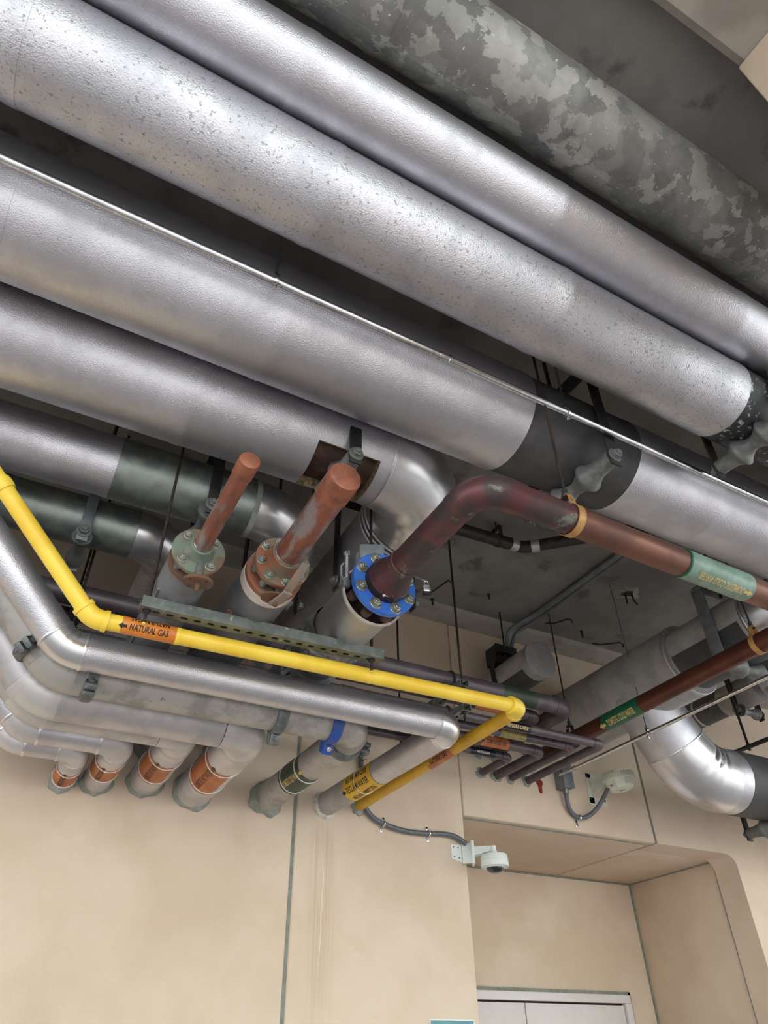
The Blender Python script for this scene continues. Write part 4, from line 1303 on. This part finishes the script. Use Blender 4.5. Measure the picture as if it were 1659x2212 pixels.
# capped insulated pipe under the slab
xt, zt, rt = 3.22, 4.05, .132
t = thing('capped_pipe', 'short grey insulated pipe with flat end cap under the slab', 'pipe', (xt, YW, zt))
add('insulation', lathe((xt, YW, zt), YN, [(0, rt), (.62, rt)], 48), 'canvas', t)
add('end_cap', lathe((xt, 3.585, zt), YN, [(0, rt + .001), (.0, rt + .006), (.040, rt + .006), (.046, rt + .003), (.047, rt - .004)], 48), 'alu_dull', t)
n = 30
vs_, fs = [], []
for yy in (4.16, 3.62):
    for k in range(n + 1):
        a = math.radians(-150) + math.radians(130) * k / n
        vs_.append((xt + (rt + .002) * math.cos(a), yy, zt + (rt + .002) * math.sin(a)))
for k in range(n):
    fs.append((k, k + 1, n + 1 + k + 1, n + 1 + k))
add('pipe_shield', (vs_, fs), 'shield', t)
q = thing('clevis_hanger', 'dark clevis strap around the capped pipe', 'pipe hanger', (xt, 3.93, TOP))
pts = [(xt + .03, 3.93, zt + rt + .085), (xt - .10, 3.93, zt + rt + .085), (xt - rt - .012, 3.93, zt + .06)]
pts += [(xt + (rt + .008) * math.cos(a), 3.93, zt + (rt + .008) * math.sin(a)) for a in [PI + PI * k / 14 for k in range(15)]]
pts += [(xt + rt + .012, 3.93, zt + .06), (xt + .10, 3.93, zt + rt + .085), (xt - .03, 3.93, zt + rt + .085)]
vs_, fs = [], []
for p in pts:
    for sy in (-.024, .024):
        for k in (0, 1):
            dx, dz = p[0] - xt, p[2] - zt
            L = math.hypot(dx, dz) or 1
            vs_.append((p[0] + dx / L * .005 * k, p[1] + sy, p[2] + dz / L * .005 * k))
for i in range(len(pts) - 1):
    o_ = 4 * i
    fs += [(o_, o_ + 2, o_ + 6, o_ + 4), (o_ + 1, o_ + 5, o_ + 7, o_ + 3), (o_, o_ + 4, o_ + 5, o_ + 1), (o_ + 2, o_ + 3, o_ + 7, o_ + 6)]
add('strap', (vs_, fs), 'iron', q, sharp=30)
add('hanger_rod', sweep([(xt, 3.93, zt + rt + .07), (xt, 3.93, TOP)], .007, 10), 'rod', q)
hexbolt(q, (xt, 3.93, zt + rt + .09), (0, 0, 1), .022, 'iron', True, 'nut')

# conduits on the slab bending down to a box
t = thing('junction_box', 'dark square box on top of the capped pipe', 'electrical box', (3.25, 4.05, 4.26))
add('box_body', box((3.27, 4.05, 4.30), (.10, .07, .075), None, .006), 'iron', t, sharp=30)
add('box_cover', box((3.27, 3.976, 4.30), (.105, .004, .08), None, .002), 'iron', t, sharp=30)
for k, dx in enumerate((0, .075)):
    o = add('ceiling_conduit', sweep(route([(3.50 + dx * .7, 2.0, 4.615), (3.47 + dx * .7, 3.80, 4.615), (3.36 + dx, 4.03, 4.56), (3.34 + dx * .4, 4.05, 4.37)], [.25, .10]), .0225 if k == 0 else .017, 16), 'steel_grey', None)
    o['label'] = ('thicker' if k == 0 else 'thinner') + ' grey conduit on the slab bending down to the dark box'
    o['category'] = 'conduit'
    o['group'] = 'paired conduits on the slab'

# black drain line near the slab
t = thing('drain_pipe', 'black iron drain pipe with steel band couplings near the slab', 'pipe', (2.6, 2.95, 4.50))
dp = [V((1.95, 2.985, 4.50)), V((2.70, 2.955, 4.50)), V((3.45, 2.26, 4.50))]
arc = arc_pts(dp[0], dp[1], dp[2], .14, 10)
add('pipe_length', sweep([dp[0], arc[0]], .042, 24), 'drain', t)
add('bend', sweep([arc[0] - (arc[1] - arc[0]).normalized() * .03] + arc + [arc[-1] + (arc[-1] - arc[-2]).normalized() * .03], .042, 24), 'drain', t)
add('pipe_length', sweep([arc[-1], dp[2]], .040, 24), 'drain', t)
ring(t, arc[0] - U9 * .03, U9, .043, .055, .003, 'alu_dull', 'band_coupling', 24)
d_ = (arc[-1] - arc[-2]).normalized()
ring(t, arc[-1] + d_ * .03, d_, .043, .055, .003, 'alu_dull', 'band_coupling', 24)
q = thing('clevis_hanger', 'black clevis hanger on the drain pipe', 'pipe hanger', (2.50, 2.963, TOP))
ring(q, (2.50, 2.963, 4.50), U9, .043, .03, .004, 'iron', 'ring', 24)
add('clevis', join(box((2.50, 2.925, 4.56), (.012, .003, .04)), box((2.50, 3.0, 4.56), (.012, .003, .04)), box((2.50, 2.963, 4.60), (.012, .04, .003))), 'iron', q, False)
add('hanger_rod', sweep([(2.50, 2.963, 4.58), (2.50, 2.963, TOP)], .006, 8), 'rod', q)
t = thing('ceiling_plate', 'small bright steel plate fixed to the slab behind the copper main', 'bracket', (2.70, 2.80, 4.64))
add('plate', box((2.70, 2.80, 4.640), (.055, .03, .008), (V((.8, -.6, 0)), V((.6, .8, 0)), V((0, 0, 1))), .004), 'chrome', t, sharp=30)
add('socket', lathe((2.69, 2.81, 4.632), (0, 0, -1), [(0, .026), (.012, .026), (.014, .02), (.006, .018)], 20), 'chrome', t)

# ------------------------------------------------------------------ leftovers on the slab
t = thing('rebar_hook', 'bent black rod end hanging from the slab, upper left of the thin wires', 'rebar', (2.53, 3.8, TOP), 'bent rebar ends in the slab')
tube(t, 'bar', [(2.529, 3.98, 4.65), (2.535, 3.9, 4.62), (2.55, 3.65, 4.60), (2.552, 3.63, 4.57)], .006, 'iron', n=8)
t = thing('rebar_hook', 'bent black rod end above the capped pipe', 'rebar', (3.7, 3.8, TOP), 'bent rebar ends in the slab')
tube(t, 'bar', [(3.67, 3.90, 4.65), (3.70, 3.84, 4.625), (3.75, 3.72, 4.615), (3.765, 3.70, 4.60), (3.768, 3.70, 4.575)], .006, 'iron', n=8)
t = thing('rebar_hook', 'bent black rod end beside the huge grey pipe', 'rebar', (4.35, 3.9, TOP), 'bent rebar ends in the slab')
tube(t, 'bar', [(4.26, 4.0, 4.65), (4.31, 3.95, 4.625), (4.42, 3.83, 4.615), (4.435, 3.82, 4.60), (4.437, 3.82, 4.57)], .007, 'iron', n=8)
for k, (x, y, L, wd) in enumerate(((4.03, 3.87, .07, 'short straight rod stub left of the huge grey pipe'), (2.98, 3.74, .05, 'tiny rod stub near the drain pipe'), (4.45, 2.97, .14, 'straight rod stub just above the huge grey pipe'), (2.62, 4.0, .06, 'tiny rod stub next to the wall'))):
    t = thing('rod_stub', wd, 'rebar', (x, y, TOP), 'cut rods in the slab')
    tube(t, 'bar', [(x, y, 4.655), (x + .002, y, 4.655 - L)], .008, 'iron', n=8)
    add('nut', lathe((x, y, 4.65), (0, 0, -1), [(0, .013), (.01, .013)], 6), 'iron', t)
# broken hole with wires
t = thing('ceiling_hole', 'ragged dark hole in the slab with cut rods', 'hole', (3.948, 3.228, TOP))
rnd = random.Random(9)
n = 22
def blob(r0, z, sx=1.0):
    return [V((3.948 + sx * r0 * (1 + .28 * math.sin(3 * a + 1) + .18 * math.sin(7 * a)) * math.cos(a), 3.228 + r0 * .8 * (1 + .2 * math.sin(4 * a)) * math.sin(a), z)) for a in [2 * PI * k / n for k in range(n)]]
o1, o2 = blob(.105, 4.650), blob(.05, 4.640)
vs_ = o1 + o2
fs = [(k, (k + 1) % n, n + (k + 1) % n, n + k) for k in range(n)]
add('patch_rim', (vs_, fs), 'concrete_light', t, sharp=60)
add('cavity', (blob(.05, 4.6415), [tuple(range(n))]), 'iron', t, False)
for dx, dy in ((-.015, .01), (.03, -.01)):
    tube(t, 'bar', [(3.948 + dx, 3.228 + dy, 4.66), (3.948 + dx * 1.3, 3.228 + dy, 4.58), (3.948 + dx * 2, 3.22 + dy, 4.545)], .007, 'iron', n=8)

# ------------------------------------------------------------------ wall devices
# dome camera
t = thing('dome_camera', 'white dome security camera on a corner bracket beside the opening', 'camera', (2.88, YW, 2.85))
add('wall_plate', ([(2.765, YW - .004, 2.90), (2.765, YW - .004, 2.815), (2.845, YW - .004, 2.795), (2.845, YW - .004, 2.905),
                   (2.765, YW, 2.90), (2.765, YW, 2.815), (2.845, YW, 2.795), (2.845, YW, 2.905)],
                  [(0, 1, 2, 3), (7, 6, 5, 4), (0, 4, 5, 1), (1, 5, 6, 2), (3, 2, 6, 7), (0, 3, 7, 4)]), 'white', t, False)
add('corner_plate', box((2.872, YW - .028, 2.85), (.034, .004, .062), (V((.75, -.66, 0)), V((.66, .75, 0)), V((0, 0, 1))), .002), 'white', t, sharp=30)
add('mount_plate', box((2.902, YW - .05, 2.848), (.010, .045, .070), (V((.85, -.53, 0)), V((.53, .85, 0)), V((0, 0, 1))), .003), 'white', t, sharp=30)
for dz in (-.05, .055):
    hexbolt(t, (2.915, YW - .06, 2.848 + dz), (.85, -.53, 0), .009, 'bolt', True, 'screw')
for x, z in ((2.782, 2.885), (2.818, 2.884), (2.786, 2.828), (2.822, 2.822)):
    add('screw', lathe((x, YW - .004, z), YN, [(0, .005), (.0015, .005)], 12), 'conduit', t)
dc_ = V((2.985, YW - .165, 0))
vs_ = []
for (x, y, zt_, zb, hw) in ((2.905, YW - .06, 2.882, 2.828, .022), (2.985, YW - .165, 2.876, 2.846, .017)):
    for s in (-1, 1):
        for z in (zt_, zb):
            vs_.append((x + s * hw * .78, y + s * hw * .62, z))
add('arm', join((vs_, [(0, 2, 3, 1), (4, 5, 7, 6), (0, 4, 6, 2), (1, 3, 7, 5), (0, 1, 5, 4), (2, 6, 7, 3)]),
                lathe((dc_.x, dc_.y, 2.876), (0, 0, -1), [(0, .018), (.002, .021), (.03, .021), (.032, .024), (.045, .024), (.047, .03), (.055, .032)], 24)), 'white', t, sharp=30)
body = add('housing', lathe((dc_.x, dc_.y, 2.826), (0, 0, -1), [(0, .055), (.004, .082), (.012, .087), (.040, .088), (.041, .0865), (.042, .089), (.076, .0915), (.078, .089), (.070, .073), (.070, .055)], 44, False), 'white', t, sharp=30)
add('trim_ring', lathe((dc_.x, dc_.y, 2.758), (0, 0, -1), [(0, .077), (.010, .068), (.014, .062), (.014, .03)], 40), 'white', body, sharp=30)
add('lens_dome', lathe((dc_.x, dc_.y, 2.746), (0, 0, -1), [(0, .060)] + [(.036 * math.sin(a), .058 * math.cos(a)) for a in [PI / 2 * k / 8 for k in range(8)]] + [(.034, .002)], 36), 'dome', t)

# conduit to the dome camera
t = thing('flex_conduit', 'grey flexible conduit curving along the wall to the dome camera', 'conduit', (2.3, YW, 3.0))
pts = [(2.087, 4.175, 3.62), (2.087, 4.175, 3.46), (2.087, 4.175, 3.30), (2.09, 4.172, 3.15), (2.10, 4.172, 3.08), (2.13, 4.173, 3.03), (2.18, 4.175, 2.99), (2.25, 4.176, 2.965), (2.33, 4.176, 2.948), (2.42, 4.176, 2.938), (2.50, 4.176, 2.938), (2.584, 4.176, 2.943), (2.68, 4.176, 2.951), (2.76, 4.176, 2.950), (2.82, 4.172, 2.932), (2.862, 4.165, 2.905)]
def smooth_path(p, k=6):
    p = [V(q) for q in p]
    out = []
    for i in range(len(p) - 1):
        p0, p1_, p2_, p3_ = p[max(i - 1, 0)], p[i], p[i + 1], p[min(i + 2, len(p) - 1)]
        for j in range(k):
            s = j / k
            out.append(0.5 * ((2 * p1_) + (p2_ - p0) * s + (2 * p0 - 5 * p1_ + 4 * p2_ - p3_) * s * s + (3 * p1_ - p0 - 3 * p2_ + p3_) * s ** 3))
    out.append(p[-1])
    return out
add('conduit_length', sweep(smooth_path(pts), .0165, 18), 'conduit', t)
add('wall_fitting', lathe((2.087, 4.175, 3.60), (0, 0, 1), [(0, .017), (0, .024), (.05, .024), (.05, .03), (.09, .03)], 18), 'steel_grey', t)
for x, z, tl in ((2.25, 2.965, -.25), (2.584, 2.943, .05)):
    cl = V((x, 4.176, z))
    d_ = V((1, 0, tl)).normalized()
    s_ = V((0, 1, 0)).cross(d_)
    q = thing('conduit_clip', 'pressed steel clip on the camera conduit' + (', left one' if x < 2.4 else ', right one'), 'clip', (x, YW, z), 'clips of the camera conduit')
    add('saddle', sweep([cl + s_ * .020 + V((0, .02, 0))] + [cl + s_ * (.0185 * math.cos(a)) - V((0, .0185 * math.sin(a), 0)) for a in [PI * k / 10 for k in range(11)]] + [cl - s_ * .020 + V((0, .02, 0))], .006, 8), 'chrome', q)
    for sg in (-1, 1):
        add('tab', box(cl + s_ * (.032 * sg) + V((0, .021, 0)), (.008, .002, .014), (d_, V((0, 1, 0)), s_), .001), 'chrome', q, sharp=30)
        add('screw', lathe(cl + s_ * (.036 * sg) + V((0, .019, 0)), YN, [(0, .005), (.002, .004)], 10), 'iron', q)

# junction box and antenna
t = thing('junction_box', 'grey junction box on the wall at the end of the thin conduit', 'electrical box', (3.79, YW, 3.44))
add('box_body', box((3.80, YW - .05, 3.465), (.045, .05, .085), None, .003), 'steel_grey', t, sharp=30)
add('box_cover', box((3.80, YW - .103, 3.465), (.047, .003, .087), None, .0015), 'steel_grey', t, sharp=30)
add('gland', lathe((3.80, YW - .05, 3.38), (0, 0, -1), [(0, .026), (.012, .026), (.014, .022), (.034, .022), (.036, .018)], 8), 'bolt', t)
hexbolt(t, (3.80, YW - .106, 3.40), YN, .006, 'bolt', False, 'screw')
t = thing('flex_conduit', 'U-shaped flexible conduit from the junction box to the antenna', 'conduit', (3.9, YW, 3.2))
add('conduit_length', sweep(smooth_path([(3.80, 4.15, 3.36), (3.803, 4.155, 3.30), (3.82, 4.165, 3.245), (3.865, 4.172, 3.205), (3.915, 4.172, 3.193), (3.97, 4.165, 3.203), (4.03, 4.14, 3.24), (4.07, 4.10, 3.29), (4.09, 4.05, 3.345), (4.085, 4.0, 3.38)]), .0165, 18), 'conduit', t)
q = thing('conduit_clip', 'bright clip at the bottom of the U-shaped conduit', 'clip', (3.905, YW, 3.19))
add('saddle', sweep([V((3.905 + .0, 4.172 - .0185 * math.sin(a), 3.193 + .0185 * math.cos(a))) for a in [PI * k / 10 for k in range(11)]], .008, 8), 'chrome', q)
add('tab', box((3.895, YW - .004, 3.155), (.011, .002, .024), None, .001), 'chrome', q, sharp=30)
add('screw', lathe((3.893, YW - .006, 3.147), YN, [(0, .006), (.002, .005)], 10), 'iron', q)

t = thing('wifi_antenna', 'white ribbed wireless antenna on a wall bracket under the pipes', 'antenna', (4.12, YW, 3.43))
add('wall_plate', join(box((4.095, YW - .003, 3.44), (.026, .003, .115), None, .002), box((4.16, YW - .003, 3.345), (.09, .003, .028), None, .002), box((4.11, YW - .003, 3.54), (.06, .003, .02), None, .002)), 'white_warm', t, sharp=30)
for x, z in ((4.085, 3.53), (4.09, 3.36), (4.225, 3.36)):
    add('screw', lathe((x, YW - .006, z), YN, [(0, .010), (.003, .008)], 10), 'iron', t)
ax_ = (V((.62, -.78, 0)), V((.78, .62, 0)), V((0, 0, 1)))
vs_ = [(4.11, YW - .005, 3.52), (4.11, YW - .005, 3.38), (4.17, YW - .21, 3.535), (4.17, YW - .21, 3.50), (4.118, YW - .005, 3.52), (4.118, YW - .005, 3.38), (4.178, YW - .21, 3.535), (4.178, YW - .21, 3.50)]
add('arm', (vs_, [(0, 1, 3, 2), (4, 6, 7, 5), (0, 2, 6, 4), (1, 5, 7, 3), (2, 3, 7, 6), (0, 4, 5, 1)]), 'white_warm', t, False)
ac = V((4.185, YW - .235, 3.435))
an = V((.10, -.10, -1)).normalized()
hx, hy = perp(an)
gs = [lathe(ac - an * .045, an, [(0, .095), (.0, .112), (.036, .114), (.040, .108)], 36)]
hs = add('heat_sink', gs[0], 'white_warm', t, sharp=30)
for k in range(36):
    a = 2 * PI * k / 36
    e = hx * math.cos(a) + hy * math.sin(a)
    f = hx * -math.sin(a) + hy * math.cos(a)
    add('fin', box(ac - an * .026 + e * .118, (.008, .0032, .020), (e, f, an)), 'white_warm', hs, False)
rx = [(.112, .055), (.055, .112), (-.055, .112), (-.112, .055), (-.112, -.055), (-.055, -.112), (.055, -.112), (.112, -.055)]
vs_, fs = [], []
for t_, k in ((-.012, .84), (.0, .86), (.045, .80), (.060, .68), (.063, .56)):
    for (a, b) in rx:
        vs_.append(ac + an * t_ + hx * (a * k) + hy * (b * k))
for i in range(4):
    for k in range(8):
        fs.append((i * 8 + k, i * 8 + (k + 1) % 8, (i + 1) * 8 + (k + 1) % 8, (i + 1) * 8 + k))
fs += [tuple(range(7, -1, -1)), tuple(32 + k for k in range(8))]
add('housing', (vs_, fs), 'white_warm', t, sharp=25)
lp = ac + hx * 0 + an * .02
fdir = (CAMP - ac)
fdir = (fdir - an * fdir.dot(an)).normalized()
sdir = an.cross(fdir)
if sdir.x > 0:
    sdir = -sdir
add('logo_mark', box(ac + an * .0635, (.020, .006, .0006), (sdir, fdir, an)), 'red', t, False)
add('rating_plate', box(lp + (fdir * .80 + sdir * .6).normalized() * .0905, (.022, .0015, .014), ((sdir * .80 - fdir * .6).normalized(), (fdir * .80 + sdir * .6).normalized(), an)), 'canvas_dark', t, False)

# red paint spot and teal sign
n = 18
vs_ = [(3.60 + .028 * (1 + .3 * math.sin(3 * a)) * math.cos(a), YW - .002, 3.405 + (.04 + (.03 if math.sin(a) < -.6 else 0)) * math.sin(a)) for a in [2 * PI * k / n for k in range(n)]]
o = add('paint_spot', (vs_ + [(x, YW + .001, z) for x, y, z in vs_], [tuple(range(n))] + [(k, n + k, n + (k + 1) % n, (k + 1) % n) for k in range(n)]), 'red', None, False)
o['label'] = 'dark red paint spot on the wall by the plum tubes'; o['category'] = 'paint'
t = thing('wall_sign', 'teal sign with white border beside the door, cut by the lower frame edge', 'sign', (2.69, YW, 1.55))
add('border', box((2.69, YW - .002, 1.757), (.150, .002, .200), None, .001), 'white_print', t, False)
add('sign_face', box((2.69, YW - .0045, 1.757), (.145, .0012, .195), None, .0005), 'sign', t, False)
g = text_geo('NO', .085, .003, 1.0)
add('lettering', ([V((2.69 + v.x, YW - .0065, 1.885 + v.y)) for v in g[0]], g[1]), 'white_print', t, False)
